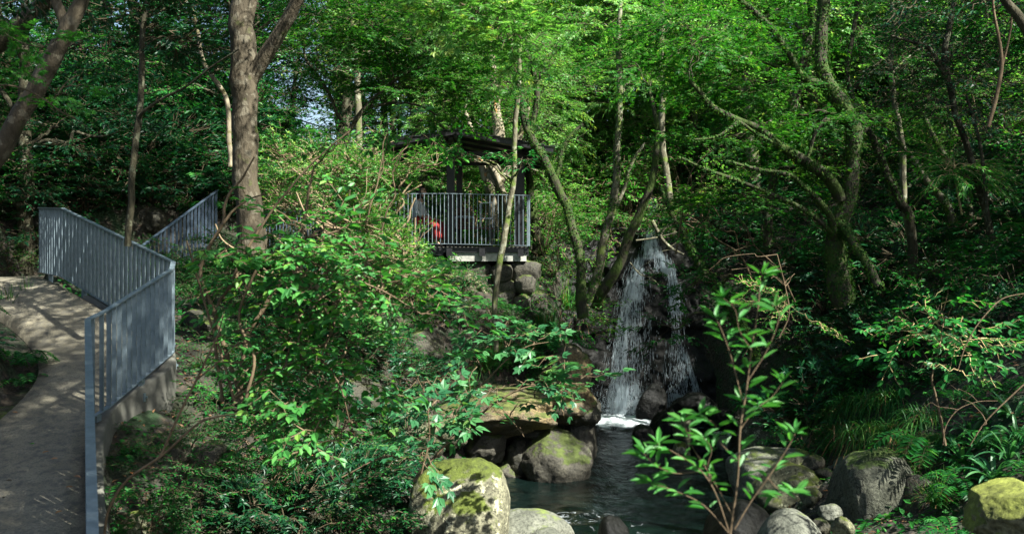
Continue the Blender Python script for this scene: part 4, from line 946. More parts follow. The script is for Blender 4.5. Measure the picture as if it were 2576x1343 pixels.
def tree(name, label, cat, group, stems, blobs, kind, bark, leafm, seed=0, rough=.10, sides=10, scale=1.0, twigm='twig_dark', ivy=0, flat=False, limb=.45, upj=.25, base=None, crown='crown', ivy_size=.045, links=3):
    """stems: list of (pts, radii); blobs as from blob(); leaves hang on limbs grown from the nearest stem point"""
    rg = np.random.default_rng(seed); base = np.array(stems[0][0][0] if base is None else base, float)
    root = empty(name, base); tag(root, label, cat, group)
    T_ = Acc(); allP = []; allR = []
    for i, (P, R) in enumerate(stems):
        P, R = smooth_path(P, R, 5)
        if len(P) > 6: P[1:-1] += fbm(P[1:-1] * 2.5 + i, seed + i, 2)[:, None] * np.array([R[1:-1] * .5, R[1:-1] * .2, R[1:-1] * 0]).T
        T_.tube(P, R, sides, rough, seed + i); allP.append(P); allR.append(R)
    AP = np.concatenate(allP); AR = np.concatenate(allR)
    A = Acc()
    for (c, r, n) in blobs:
        d = np.linalg.norm(AP - c - (0, 0, -.35 * abs(c[2] - base[2]) * .3), axis=1) + 0 * AP[:, 2]; k = int(np.argmin(d))
        o = AP[k]; rr = min(AR[k] * limb, .05 + .02 * np.linalg.norm(c - o)); rr = max(rr, .008)
        C = curve(o, c, .10, rg, 7); Cs, Rs = smooth_path(C, np.linspace(rr, rr * .35, 7), 3); T_.tube(Cs, Rs, 6, .08, seed)
        P, f = blob_pts(c, r, n, rg, flat)
        put_sprays(A, kind, P, f, rg.uniform(.7, 1.25, n) * scale, rg, upj if not flat else .1)
        for j in range(0, n, links):   # twigs joining the sprays to the limb
            q = Cs[int(len(Cs) * rg.uniform(.35, .99))]; cc = curve(q, P[j], rg.uniform(-.05, .12), rg, 5, .10)
            V, Qd = tube(cc, np.linspace(max(.006, rr * .22), .003, 5), 3); A.add(V, Qd, 1)
    link('trunk', T_.mesh('trunk', [M[bark]], base), root)
    if blobs: link(crown, A.mesh(crown, [M[leafm], M[twigm]], base), root)
    if ivy:
        I = Acc(); w = AR / AR.sum(); k = rg.choice(len(AP), ivy, p=w); k2 = np.minimum(k + 1, len(AP) - 1); t = rg.random(ivy)[:, None]
        same = np.linalg.norm(AP[k2] - AP[k], axis=1) < 1.5
        k2 = np.where(same, k2, k)
        C = AP[k] * (1 - t) + AP[k2] * t; th = rg.random(ivy) * 2 * PI
        tg = norm(AP[k2] - AP[k] + 1e-6); n1 = norm(np.cross(tg, (0.3, 1, .2))); n2 = np.cross(tg, n1)
        nn = n1 * np.cos(th)[:, None] + n2 * np.sin(th)[:, None]
        P = C + nn * (AR[k][:, None] * rg.uniform(.95, 1.25, (ivy, 1)) + .01)
        keep = fbm(P * 1.7, seed + 5, 2) > -.25; P = P[keep]; nn = nn[keep]; m = len(P)
        D = np.cross(nn, rg.normal(0, 1, (m, 3))) - (0, 0, .4); s = ivy_size * rg.uniform(.6, 1.3, m)
        V, Q, R = leaves(P, D, norm(nn + rg.normal(0, .35, (m, 3))), s, s * .8, 'quad', rg.random(m)); I.add(V, Q, 0, R)
        link('ivy', I.mesh('ivy', [M['leaf_ivy']], base), root)
    return root

def px_stem(pts, D, w):
    """pts in picture pixels, D a number or list, w widths in pixels"""
    n = len(pts); D = np.full(n, D, float) if np.isscalar(D) else np.asarray(D, float)
    w = np.interp(np.linspace(0, 1, n), np.linspace(0, 1, len(w)), w)
    return np.array([at(x, y, d) for (x, y), d in zip(pts, D)]), w / F * D / 2
# ------------------------------------------------------------------ the named trees
B = blob
# big trunk in the left middle
s1 = px_stem([(628, 640), (624, 540), (619, 430), (614, 320), (614, 200), (612, 90), (611, -20), (608, -160), (600, -420)], 14, [80, 66, 62, 64, 66, 63, 62, 56, 40])
s2 = px_stem([(622, 215), (645, 175), (690, 105), (728, 40), (755, -15), (800, -120), (850, -260)], [14, 14, 13.9, 13.8, 13.7, 13.5, 13.3], [44, 40, 36, 33, 30, 26, 20])
tree('tree', 'big smooth grey brown trunk that forks with one limb leaning right', 'tree', None, [s1, s2], [B(560, -300, 14.5, 320, 90, 1.6, 60), B(860, -330, 13, 260, 90, 1.5, 40)] + [(np.array(c), np.array((2.3, 2.2, 1.0)), 130) for c in ((-9.2, 14.5, 8.8), (-1.2, 16.2, 8.8), (-5, 15.5, 8.2), (-2.8, 18, 8.6), (-6.5, 19, 9), (-3.2, 14.2, 7.6), (-7.5, 15.5, 9))], 'oval', 'bark_beech', 'leaf_mid', 1, rough=.07, sides=20)  # high crown clumps above the view, added to shade the left slope
# leaning trunk at the left edge
s1 = px_stem([(-70, 480), (0, 372), (45, 300), (92, 235), (130, 160), (168, 75), (195, 20), (225, -60), (280, -200)], 8.5, [56, 50, 46, 46, 44, 40, 36, 30, 20])
s2 = px_stem([(165, 85), (155, 45), (138, 0), (120, -60)], 8.5, [30, 26, 24, 20])
tree('tree', 'pale brown trunk leaning in across the upper left corner', 'tree', None, [s1, s2], [B(60, -120, 9, 200, 60, 1, 20), B(200, -150, 9.5, 220, 60, 1, 20), B(330, -100, 11, 160, 50, 1, 14)], 'oval', 'bark_beech', 'leaf_dark', 2, rough=.12, sides=16)
s1 = px_stem([(-60, 150), (20, 85), (75, 40), (125, -10), (180, -90)], 10.5, [52, 48, 44, 38, 30])
tree('tree', 'dark shaded limb crossing the extreme upper left corner', 'tree', None, [s1], [B(60, -160, 11, 160, 60, 1, 10)], 'oval', 'bark_dark', 'leaf_dark', 3)
tree('tree', 'added unseen tree whose leafy limbs overhead shade the path', 'tree', None, [(np.array([(5.6, 2.0, -2.4), (5.4, 2.4, 2), (4.8, 3.0, 5), (3.4, 3.4, 6.2), (1.5, 4.4, 6.4)]), np.array([.26, .22, .17, .12, .06])), (np.array([(4.8, 3.0, 5), (2.5, 5.2, 6.6), (-.5, 8, 6.8)]), np.array([.13, .09, .04]))],
     [(np.array((1.9, 1.7, 6.0)), np.array((1.0, 1.3, .6)), 220), (np.array((.75, 3.8, 6.1)), np.array((.8, 1.6, .7)), 200), (np.array((.3, 6.4, 6.4)), np.array((1.2, 1.6, .7)), 170), (np.array((-.7, 9.0, 6.6)), np.array((1.4, 1.6, .7)), 110)], 'far', 'bark_dark', 'leaf_mid', 77)  # out-of-view tree, its crown added and shaped to shade the path
# thin dark trunk with a side branch
s1 = px_stem([(322, 620), (330, 475), (340, 375), (350, 280), (357, 175), (362, 60), (372, 0), (378, -80), (390, -220)], 12.5, [17, 16, 17, 16, 15, 14, 13, 12, 8])
s2 = px_stem([(348, 300), (365, 278), (415, 245), (465, 220), (530, 170), (600, 125)], [12.5, 12.4, 12.3, 12.2, 12.1, 12], [9, 8, 7, 6, 5, 4])
tree('tree', 'thin dark straight trunk with one long rising twig left of the big trunk', 'tree', None, [s1, s2], [B(400, 30, 13, 90, 40, .8, 14), B(300, 60, 13.4, 110, 40, .8, 12), B(420, 95, 12.8, 70, 30, .6, 8)], 'broad', 'bark_dark', 'leaf_dark', 4, rough=.06)
s1 = px_stem([(580, 420), (577, 320), (572, 255), (550, 215), (525, 180), (507, 135), (500, 85), (482, 15), (470, -60)], 15.5, [13, 12, 12, 12, 11, 10, 9, 8, 6])
tree('tree', 'slender pale crooked stem just left of the big trunk', 'tree', None, [s1], [B(480, 90, 15.5, 110, 50, .9, 18), B(560, 170, 15.8, 60, 40, .6, 8)], 'broad', 'bark_pale', 'leaf_dark', 5, rough=.06)
s1 = px_stem([(906, 420), (902, 300), (897, 175), (889, 80), (875, -10), (860, -140)], 25, [20, 18, 17, 16, 14, 10])
tree('tree', 'straight grey trunk rising left of the pavilion roof', 'tree', None, [s1], [B(860, -20, 25, 130, 60, 1.6, 26), B(950, 130, 25.5, 110, 60, 1.4, 24), B(820, 180, 25, 100, 60, 1.4, 20)], 'oval', 'bark_lichen', 'leaf_dark', 6, scale=1.2)
# thin front tree before the pavilion
s1 = px_stem([(1247, 885), (1246, 770), (1254, 670), (1264, 620), (1279, 540), (1292, 450), (1295, 350), (1304, 210), (1309, 85), (1314, -20), (1320, -140)], 18.9, [15, 15, 16, 17, 15, 14, 13, 12, 11, 9, 6])
tree('tree', 'slim pale speckled trunk curving up in front of the pavilion railing', 'tree', None, [s1], [B(1330, 400, 18.6, 50, 12, .4, 6), B(1190, 400, 18.6, 55, 16, .4, 7), B(1150, 385, 18.6, 40, 14, .4, 4), B(1300, 230, 19, 90, 50, .8, 12)], 'near', 'bark_lichen', 'leaf_mid', 7, rough=.05, sides=12, scale=1.25, links=1)
# ivy-green trunk right of the pavilion
s1 = px_stem([(1466, 800), (1460, 690), (1450, 615), (1434, 550), (1414, 495), (1389, 440), (1358, 385), (1326, 325), (1312, 250), (1300, 190)], [19.5, 19.6, 19.7, 19.8, 19.8, 19.8, 19.8, 19.8, 19.9, 20], [30, 25, 25, 24, 24, 24, 25, 22, 18, 12])
s2 = px_stem([(1395, 450), (1404, 430), (1414, 380), (1434, 345), (1466, 312)], 19.8, [14, 13, 12, 11, 8])
s3 = px_stem([(1330, 335), (1345, 280), (1352, 235), (1340, 170), (1322, 120), (1316, 40), (1320, -60)], 19.9, [16, 15, 15, 13, 12, 10, 8])
tree('tree', 'ivy-speckled dark trunk leaning left over the pavilion roof', 'tree', None, [s1, s2, s3], [B(1300, 60, 20, 110, 70, 1.3, 26), B(1250, 190, 20, 80, 50, 1, 14), B(1390, 160, 20.5, 90, 60, 1, 16)], 'oval', 'bark_moss', 'leaf_bright', 8, ivy=2600, ivy_size=.04, sides=12)
# multi-stem pale tree behind the pavilion
s1 = px_stem([(1246, 640), (1243, 560), (1243, 480), (1240, 440), (1254, 380), (1252, 300), (1240, 200), (1235, 60)], 25, [46, 40, 40, 38, 32, 28, 20, 14])
s2 = px_stem([(1242, 490), (1222, 450), (1208, 405), (1190, 340), (1170, 280)], 25, [22, 20, 18, 15, 10])
s3 = px_stem([(1248, 480), (1268, 440), (1290, 395), (1310, 340), (1330, 270)], 25, [24, 22, 19, 15, 10])
s4 = px_stem([(1258, 630), (1275, 540), (1262, 470), (1236, 420), (1216, 390)], 24.8, [20, 18, 18, 16, 12])
tree('tree', 'stout pale orange multi-stemmed tree seen through the pavilion', 'tree', None, [s1, s2, s3, s4], [B(1180, 230, 25, 130, 60, 1.6, 40), B(1320, 220, 25, 120, 70, 1.6, 40), B(1240, 80, 25.5, 150, 80, 1.6, 50)], 'oval', 'bark_pale', 'leaf_sun_tint', 9, sides=14, scale=1.15)
# dark curved trunk behind the pavilion's right corner
s1 = px_stem([(1352, 640), (1345, 560), (1336, 490), (1325, 420), (1318, 350)], 23.5, [34, 30, 22, 16, 12])
tree('tree', 'dark mossy trunk curving behind the right corner post of the pavilion', 'tree', None, [s1], [B(1350, 330, 24, 70, 40, 1, 12)], 'oval', 'bark_moss', 'leaf_mid', 10)
# twin ivy trunks left of the waterfall
s1 = px_stem([(1485, 760), (1505, 680), (1530, 560), (1548, 480), (1553, 360), (1560, 240), (1556, 120), (1562, 0), (1565, -90)], 22.3, [26, 24, 22, 20, 18, 16, 13, 11, 8])
s2 = px_stem([(1540, 540), (1572, 470), (1590, 410), (1622, 360)], 22.3, [11, 10, 9, 6])
tree('tree', 'yellow-lichened ivy trunk standing upright left of the waterfall', 'tree', None, [s1, s2], [B(1520, 60, 22.5, 100, 60, 1.2, 22), B(1600, 190, 22.8, 60, 40, 1.0, 10)], 'narrow', 'bark_lichen', 'leaf_sun_tint', 11, ivy=2200, sides=12)
s1 = px_stem([(1500, 775), (1516, 735), (1554, 670), (1580, 605), (1609, 540), (1632, 480), (1645, 430), (1652, 370), (1650, 300), (1630, 210)], [21.2, 21, 20.8, 20.7, 20.6, 20.5, 20.5, 20.5, 20.5, 20.6], [30, 28, 26, 24, 22, 20, 17, 15, 12, 8])
tree('tree', 'smooth mossy bare trunk leaning right across the top of the waterfall', 'tree', None, [s1], [B(1640, 180, 20.8, 90, 50, 1.1, 18), B(1560, 140, 21, 70, 40, 1, 10), (np.array((4.6, 21.5, 5.2)), np.array((1.5, 1.5, .5)), 40)], 'maple', 'bark_moss', 'leaf_maple', 12, sides=14, flat=True, scale=1.1)  # last clump added overhead to shade the waterfall
s1 = px_stem([(1700, 620), (1680, 470), (1664, 330), (1668, 250), (1662, 150), (1668, 0), (1672, -100)], 27, [18, 18, 17, 17, 15, 13, 9])
tree('tree', 'tall thin cream trunk standing high behind the waterfall', 'tree', None, [s1], [B(1680, 40, 27, 120, 80, 1.8, 34), B(1760, 110, 27, 80, 60, 1.5, 18)], 'far', 'bark_lichen', 'leaf_sun_tint', 13)
# great ivy tree right of centre
s1 = px_stem([(2125, 760), (2105, 690), (2100, 640), (2115, 560), (2138, 480), (2143, 400), (2150, 335), (2122, 270), (2090, 225), (2069, 160), (2068, 80), (2072, 0), (2078, -100), (2090, -240)], 16.4, [62, 56, 50, 44, 36, 34, 42, 40, 40, 34, 30, 30, 24, 16])
s2 = px_stem([(2112, 500), (2085, 450), (2055, 425), (2010, 395), (1955, 362), (1905, 322), (1850, 300), (1790, 268), (1755, 225), (1735, 205)], [16.3, 16.1, 15.9, 15.7, 15.5, 15.3, 15.2, 15.1, 15, 15], [32, 30, 28, 24, 20, 17, 15, 14, 12, 7])
s3 = px_stem([(2080, 218), (2050, 208), (2015, 190), (1988, 140), (1955, 92), (1915, 45), (1862, 0), (1800, -60)], [16.4, 16.3, 16.2, 16.1, 16, 15.9, 15.8, 15.7], [20, 20, 18, 17, 15, 14, 12, 8])
s4 = px_stem([(2100, 600), (2088, 545), (2050, 495), (2015, 465), (1985, 440), (1900, 425), (1830, 405)], [16.3, 16, 15.8, 15.6, 15.4, 15.3, 15.2], [24, 18, 15, 13, 11, 9, 5])
s5 = px_stem([(2100, 590), (2040, 540), (1990, 510), (1920, 480), (1850, 452), (1780, 428), (1715, 398)], [16.2, 15.9, 15.7, 15.5, 15.3, 15.2, 15.1], [14, 12, 11, 10, 9, 8, 5])
s6 = px_stem([(2112, 560), (2135, 590), (2155, 625), (2182, 665), (2210, 720)], [16.2, 16.1, 16, 15.9, 15.8], [26, 24, 22, 22, 24])
s7 = px_stem([(1950, 362), (1900, 335), (1860, 308), (1840, 320), (1800, 345), (1740, 352)], [15.4, 15.2, 15, 14.9, 14.8, 14.7], [8, 8, 8, 7, 6, 4])
tree('tree', 'great sinuous ivy-clad tree with long limbs reaching left over the stream', 'tree', None, [s1, s2, s3, s4, s5, s6, s7],
     [B(1800, 200, 16.6, 130, 50, 1.0, 30), B(1900, 230, 17.2, 100, 40, 1, 20), B(1820, 350, 16.6, 110, 30, .8, 16), B(1990, 320, 17.6, 110, 20, .8, 18), B(2080, 296, 15.7, 70, 9, .5, 9), B(2210, 295, 17.6, 100, 20, .8, 12), B(1760, 130, 15.6, 110, 50, .9, 24), B(1740, 60, 15.6, 120, 50, .9, 20),
      B(1860, 500, 16.8, 120, 40, .9, 16), B(1950, 430, 17.4, 80, 20, .8, 8), B(2050, -120, 16, 220, 50, 1.4, 10)], 'maple', 'bark_moss', 'leaf_maple', 14, ivy=9000, ivy_size=.038, sides=18, flat=True, rough=.14, scale=1.05, links=2)
s1 = px_stem([(1960, 380), (1985, 300), (2010, 215), (2030, 120), (2046, 50), (2036, -20), (2020, -90)], 18.5, [20, 20, 22, 20, 18, 16, 12])
tree('tree', 'dark ivy trunk directly behind the great sinuous tree', 'tree', None, [px_stem([(1930, 620), (1940, 480), (1960, 390)], 18.5, [22, 21, 20]), s1], [B(1980, 40, 18.8, 120, 60, 1.2, 22), B(2010, -80, 18.8, 140, 50, 1.2, 12)], 'maple', 'bark_dark', 'leaf_maple', 15, ivy=2500, flat=True)
s1 = px_stem([(2310, 760), (2298, 670), (2287, 545), (2262, 508), (2238, 450), (2212, 395), (2187, 325), (2160, 280), (2140, 230), (2132, 170), (2150, 60), (2158, 0), (2165, -90)], 19, [26, 24, 22, 22, 20, 19, 18, 15, 13, 12, 12, 12, 8])
tree('tree', 'dark trunk sweeping up left in a long curve right of the great tree', 'tree', None, [s1], [B(2150, 60, 19.2, 90, 60, 1.1, 18), B(2220, 150, 19.2, 90, 50, 1, 16)], 'oval', 'bark_dark', 'leaf_mid', 16, ivy=1500)
s1 = px_stem([(2300, 700), (2285, 590), (2276, 520), (2272, 440), (2268, 350), (2252, 270), (2240, 175), (2247, 90), (2244, 0), (2240, -110)], 20, [18, 16, 16, 16, 15, 14, 14, 13, 12, 9])
tree('tree', 'slim wavy grey trunk rising beside the long curved dark trunk', 'tree', None, [s1], [B(2260, 30, 20.3, 100, 60, 1.2, 20), B(2330, 120, 20.3, 80, 60, 1.2, 16)], 'oval', 'bark_lichen', 'leaf_mid', 17)
s1 = px_stem([(2495, 600), (2478, 525), (2452, 435), (2427, 350), (2402, 280), (2392, 230), (2375, 150), (2385, 80), (2400, 0), (2410, -90)], 17, [18, 17, 17, 16, 15, 17, 17, 14, 12, 8])
s2 = px_stem([(2390, 225), (2365, 165), (2335, 120), (2290, 105), (2240, 90)], 17, [12, 11, 10, 7, 5])
tree('tree', 'black leaning trunk with a crooked left branch at the upper right', 'tree', None, [s1, s2], [B(2400, 40, 17.2, 130, 60, 1.1, 30), B(2330, 150, 17.4, 100, 50, 1, 22), B(2420, 200, 17.2, 100, 50, .9, 20), B(2320, 250, 17.4, 110, 40, .9, 18)], 'oval', 'bark_dark', 'leaf_dark', 18)
s1 = px_stem([(2490, 560), (2482, 515), (2467, 375), (2443, 280), (2430, 240)], 16.5, [10, 9, 9, 8, 6])
tree('tree', 'thin black pole-like trunk right beside the black leaning trunk', 'tree', None, [s1], [B(2440, 260, 16.5, 80, 30, .8, 10)], 'oval', 'bark_dark', 'leaf_dark', 19)
s1 = px_stem([(2400, 560), (2377, 510), (2342, 470), (2307, 415), (2285, 385), (2250, 345), (2200, 290)], 18.5, [22, 19, 18, 16, 13, 9, 6])
tree('tree', 'sunlit brown trunk slanting up left with ivy at its foot', 'tree', None, [s1], [], 'oval', 'bark_lichen', 'leaf_mid', 20, ivy=500)
s1 = px_stem([(2450, 560), (2432, 500), (2400, 430), (2368, 378), (2345, 335), (2325, 290)], 22, [18, 16, 15, 13, 11, 8])
tree('tree', 'lichened trunk slanting behind the bright fern sapling at the right', 'tree', None, [s1], [B(2330, 260, 22, 80, 50, 1, 12)], 'oval', 'bark_lichen', 'leaf_mid', 21, ivy=700)
s1 = px_stem([(2486, 320), (2505, 250), (2520, 170), (2515, 110), (2500, 30), (2497, -40)], 12, [9, 10, 10, 8, 7, 5])
s2 = px_stem([(2520, 170), (2538, 100), (2545, 40), (2530, 0)], 12, [6, 5, 5, 4])
tree('hanging_branch', 'reddish bare vine-like branch hanging at the far upper right', 'branch', None, [s1, s2], [B(2500, -60, 12, 120, 50, .8, 8)], 'oval', 'twig', 'leaf_dark', 22)
s1 = px_stem([(2590, 90), (2560, 40), (2530, 5), (2500, -50)], 11, [26, 24, 22, 18])
tree('tree', 'dark trunk slanting through the extreme upper right corner', 'tree', None, [px_stem([(2900, 700), (2700, 330), (2600, 110)], 11, [36, 30, 27]), s1], [B(2480, -90, 11, 160, 50, 1, 12)], 'oval', 'bark_dark', 'leaf_dark', 23)
# leaning ivy trunk over the right of the waterfall
s1 = px_stem([(1902, 900), (1885, 850), (1850, 800), (1815, 745), (1770, 680), (1735, 620), (1700, 560), (1660, 470)], [20.3, 20.3, 20.4, 20.6, 20.8, 21, 21.2, 21.5], [24, 23, 23, 23, 22, 18, 14, 8])
tree('tree', 'ivy trunk leaning left in front of the right half of the waterfall', 'tree', None, [s1], [B(1760, 560, 21, 90, 40, .9, 16), B(1740, 720, 20.2, 100, 36, .6, 16), B(1690, 830, 20.0, 80, 20, .5, 7), B(1840, 690, 20.4, 90, 50, .8, 16)], 'near', 'bark_moss', 'leaf_mid', 24, ivy=2200, scale=1.5, links=1)
# crooked broken pieces near the head of the fall
for i, (pp, ww, lab) in enumerate([([(1640, 555), (1665, 600), (1690, 625), (1720, 640)], [10, 9, 8, 5], 'fallen mossy log caught at the head of the waterfall'), ([(1600, 605), (1650, 598), (1700, 585), (1740, 570)], [5, 4, 4, 3], 'bare driftwood branch lying across the head of the waterfall'), ([(1585, 660), (1610, 690), (1640, 700), (1660, 720)], [3, 3, 2, 2], 'bare twig dangling before the upper waterfall')]):
    P, R = px_stem(pp, 24.2 if i < 2 else 23.5, ww); a = Acc(); P, R = smooth_path(P, R, 5); a.tube(P, R, 7, .15, i)
    for k in range(4):
        q = P[int(len(P) * (.3 + .15 * k))]; a.tube(curve(q, q + np.array([.35 * (-1) ** k, 0, .3 - .1 * k]), .1, np.random.default_rng(k), 5), np.linspace(.012, .004, 5), 4)
    tag(link('driftwood', a.mesh('driftwood', [M['bark_lichen']])), lab, 'driftwood')

# dark maple canopy top centre
s1 = px_stem([(845, 640), (850, 500), (862, 400), (880, 330), (915, 275), (960, 230), (1010, 190), (1080, 160)], [17, 17, 17, 17, 17, 17, 17, 17], [16, 14, 13, 13, 12, 10, 8, 5])
s2 = px_stem([(880, 330), (850, 290), (830, 240), (800, 190), (770, 150), (762, 100)], 17, [10, 9, 8, 7, 6, 5])
s3 = px_stem([(915, 275), (985, 260), (1050, 265), (1100, 290)], 17, [8, 7, 6, 4])
tree('maple_tree', 'dark branching maple with flat leafy layers above the pavilion roof', 'tree', None, [s1, s2, s3],
     [B(930, 60, 17, 170, 40, 1.2, 46), B(1090, 130, 17.2, 150, 50, 1.1, 44), B(1150, 225, 17.3, 110, 40, 1, 30), B(1000, 200, 17, 120, 45, 1, 28), B(800, 120, 17, 120, 50, 1.1, 26), B(1080, 20, 17, 160, 40, 1.2, 30), B(870, -40, 17, 200, 50, 1.3, 22)], 'maple', 'bark_dark', 'leaf_maple', 30, flat=True, scale=1.05, links=2)
# bright maple spray hanging in from the top
s1 = px_stem([(1010, -160), (1060, -60), (1110, -15), (1180, 20), (1250, 60), (1310, 95)], 9.5, [9, 8, 7, 6, 5, 3])
tree('maple_branch', 'bright yellow green maple spray hanging in from the top centre', 'branch', None, [s1], [B(1110, 20, 8.5, 80, 16, .3, 10), B(1190, 50, 8.5, 80, 16, .3, 12), B(1280, 100, 8.4, 50, 16, .25, 10), B(1220, 15, 8.6, 80, 16, .3, 10)], 'maplenear', 'twig', 'leaf_sun_tint', 31, flat=True, scale=.8, links=1)
# small leafy spray upper left corner
s1 = px_stem([(-60, 240), (0, 215), (60, 225), (110, 250), (150, 280), (190, 300), (220, 320)], 6.5, [6, 5, 5, 4, 4, 3, 2])
s2 = px_stem([(-40, 60), (0, 80), (60, 110), (110, 120)], 6.5, [5, 4, 4, 2])
tree('maple_branch', 'small backlit maple twigs in front of the leaning trunk at the left edge', 'branch', None, [s1, s2], [B(110, 120, 6.5, 50, 16, .15, 3), B(10, 80, 6.5, 30, 16, .1, 2), B(150, 235, 6.5, 45, 16, .15, 3), B(200, 190, 6.6, 30, 14, .1, 1)], 'maplenear', 'twig_dark', 'leaf_bright', 32, flat=True, scale=.55, links=1)

# ------------------------------------------------------------------ big shrubs in front
# sunlit shrub
st = []
def S(pts, D, w): st.append(px_stem(pts, D, w))
S([(610, 1010), (560, 860), (536, 781), (503, 691), (519, 634), (560, 563), (564, 522), (580, 483), (608, 451), (621, 429), (640, 395)], 8.2, [11, 11, 11, 10, 10, 9, 8, 7, 6, 5, 4])
S([(560, 566), (586, 531), (627, 502), (660, 490)], 8.1, [7, 6, 5, 3])
S([(600, 1010), (618, 857), (650, 797), (679, 749), (720, 685), (739, 637), (755, 589), (771, 525), (777, 480), (790, 420)], 8.6, [14, 13, 12, 12, 12, 11, 9, 8, 6, 4])
S([(745, 625), (771, 598), (835, 586), (870, 570), (900, 560), (960, 580)], 8.5, [7, 7, 6, 5, 4, 3])
S([(749, 618), (803, 580), (832, 588), (883, 621), (909, 650), (928, 656), (980, 640)], 8.5, [6, 5, 5, 4, 4, 4, 2])
S([(560, 1010), (540, 860), (548, 768), (573, 730), (599, 672), (631, 611), (682, 534), (720, 486), (768, 429), (830, 370), (880, 330)], 7.6, [9, 8, 8, 8, 7, 7, 6, 6, 5, 4, 3])
S([(620, 1000), (640, 900), (600, 800), (640, 690), (680, 640), (760, 650), (850, 690), (960, 730), (1060, 790)], 7.2, [9, 8, 7, 7, 6, 5, 5, 4, 3])
S([(590, 1000), (700, 930), (790, 900), (850, 960), (880, 1060)], 7.4, [7, 6, 5, 4, 3])
S([(590, 1010), (560, 900), (520, 780), (480, 640), (470, 605)], 7.4, [8, 7, 6, 5, 3])
bl = [B(545, 615, 7.2, 40, 16, .3, 6), B(610, 640, 7.2, 60, 24, .4, 10), B(690, 640, 7.2, 80, 34, .4, 12), B(780, 665, 7.1, 80, 34, .4, 14), B(870, 690, 7.1, 80, 32, .4, 14), B(950, 715, 7.0, 80, 30, .35, 13), B(1020, 755, 7.0, 60, 24, .3, 9), B(1085, 800, 6.9, 40, 18, .2, 5),
      B(600, 730, 7.4, 80, 34, .4, 10), B(720, 740, 7.4, 90, 34, .4, 12), B(850, 770, 7.3, 90, 34, .4, 12), B(590, 690, 7.6, 40, 20, .3, 4),
      B(640, 830, 7.5, 50, 36, .4, 7), B(700, 850, 7.4, 80, 50, .4, 13), B(790, 880, 7.4, 80, 50, .4, 12), B(650, 930, 7.4, 70, 50, .4, 12), B(760, 960, 7.3, 80, 50, .4, 13), B(850, 960, 7.3, 60, 50, .35, 9), B(720, 1040, 7.2, 80, 50, .4, 12), B(810, 1060, 7.2, 70, 50, .35, 10), B(870, 1090, 7.1, 50, 50, .3, 7), B(800, 1150, 7.1, 60, 40, .3, 6), B(600, 870, 7.8, 24, 40, .3, 2),
      B(870, 345, 8.2, 70, 22, .3, 6), B(965, 315, 8.2, 60, 10, .3, 6), B(1030, 325, 8.2, 40, 10, .2, 4), B(740, 560, 7.8, 60, 40, .35, 7), B(820, 590, 7.8, 80, 30, .35, 8), B(790, 430, 8, 50, 30, .3, 4), B(880, 620, 7.6, 60, 24, .3, 5), B(900, 860, 7.8, 60, 40, .3, 5)]
bl = [(c, r, max(2, int(n * 1.05))) for c, r, n in bl]
bl = [(c + (0, .3, 0), r, max(2, int(n * .72))) for c, r, n in bl]
tree('leafy_shrub', 'large sunlit pale green shrub with brown stems arching over the middle left', 'shrub', None, st, bl, 'big', 'twig', 'leaf_fresh', 33, rough=.05, sides=8, twigm='twig', scale=1.0, links=2, crown='foliage', limb=.7, upj=.05)
# bare twig rising from the gully
s1 = px_stem([(262, 1345), (275, 1277), (321, 1206), (411, 1142), (494, 1068), (545, 1048), (597, 1040)], 6.6, [6, 7, 7, 7, 6, 5, 3])
s2 = px_stem([(404, 1146), (449, 1046), (494, 956), (530, 880), (546, 847), (560, 800)], 6.6, [7, 6, 6, 5, 4, 3])
s3 = px_stem([(494, 956), (560, 900), (600, 860)], 6.6, [4, 4, 3])
tree('bare_shrub', 'long bare brown forked twig reaching up out of the gully by the railing', 'shrub', None, [s1, s2, s3], [], 'near', 'twig', 'leaf_mid', 34, rough=.05)
# azalea thicket
st = []
rgz = np.random.default_rng(35)
for k in range(26):
    x0 = rgz.uniform(800, 980); x1 = min(1040, x0 + rgz.uniform(-260, 230)); y1 = rgz.uniform(360, 690); D = rgz.uniform(13.5, 16)
    pts = [(x0 + (x1 - x0) * t + rgz.normal(0, 14) + (18 * (-1) ** k) * math.sin(t * 6), 790 + (y1 - 790) * t ** .75 + rgz.normal(0, 9)) for t in np.linspace(0, 1, 9)]
    S(pts, D, [10, 8, 6, 4])
bl = [B(760, 410, 15.5, 80, 45, .9, 28), B(860, 430, 15, 80, 30, .9, 28), B(915, 440, 14.5, 70, 60, .9, 30), B(870, 500, 14.5, 100, 60, .9, 44), B(905, 565, 14, 60, 50, .8, 26), B(1010, 430, 14.6, 50, 14, .4, 9), B(1090, 415, 14.6, 30, 8, .2, 4), B(1000, 640, 14, 90, 40, .7, 34), B(900, 620, 14.5, 90, 50, .7, 28), B(740, 500, 15.8, 80, 60, .9, 28), B(1040, 690, 13.6, 60, 40, .6, 20), B(950, 700, 13.8, 70, 30, .5, 16)]
bl = [(c, r, max(2, int(n * .85))) for c, r, n in bl]
tree('azalea_shrub', 'tangled azalea of bare tan twigs and tiny yellow green leaves left of the pavilion', 'shrub', None, st, bl, 'azalea', 'twig_tan', 'leaf_azalea', 36, rough=.04, sides=6, twigm='twig_tan', scale=1.1, links=2, crown='foliage', limb=.8)
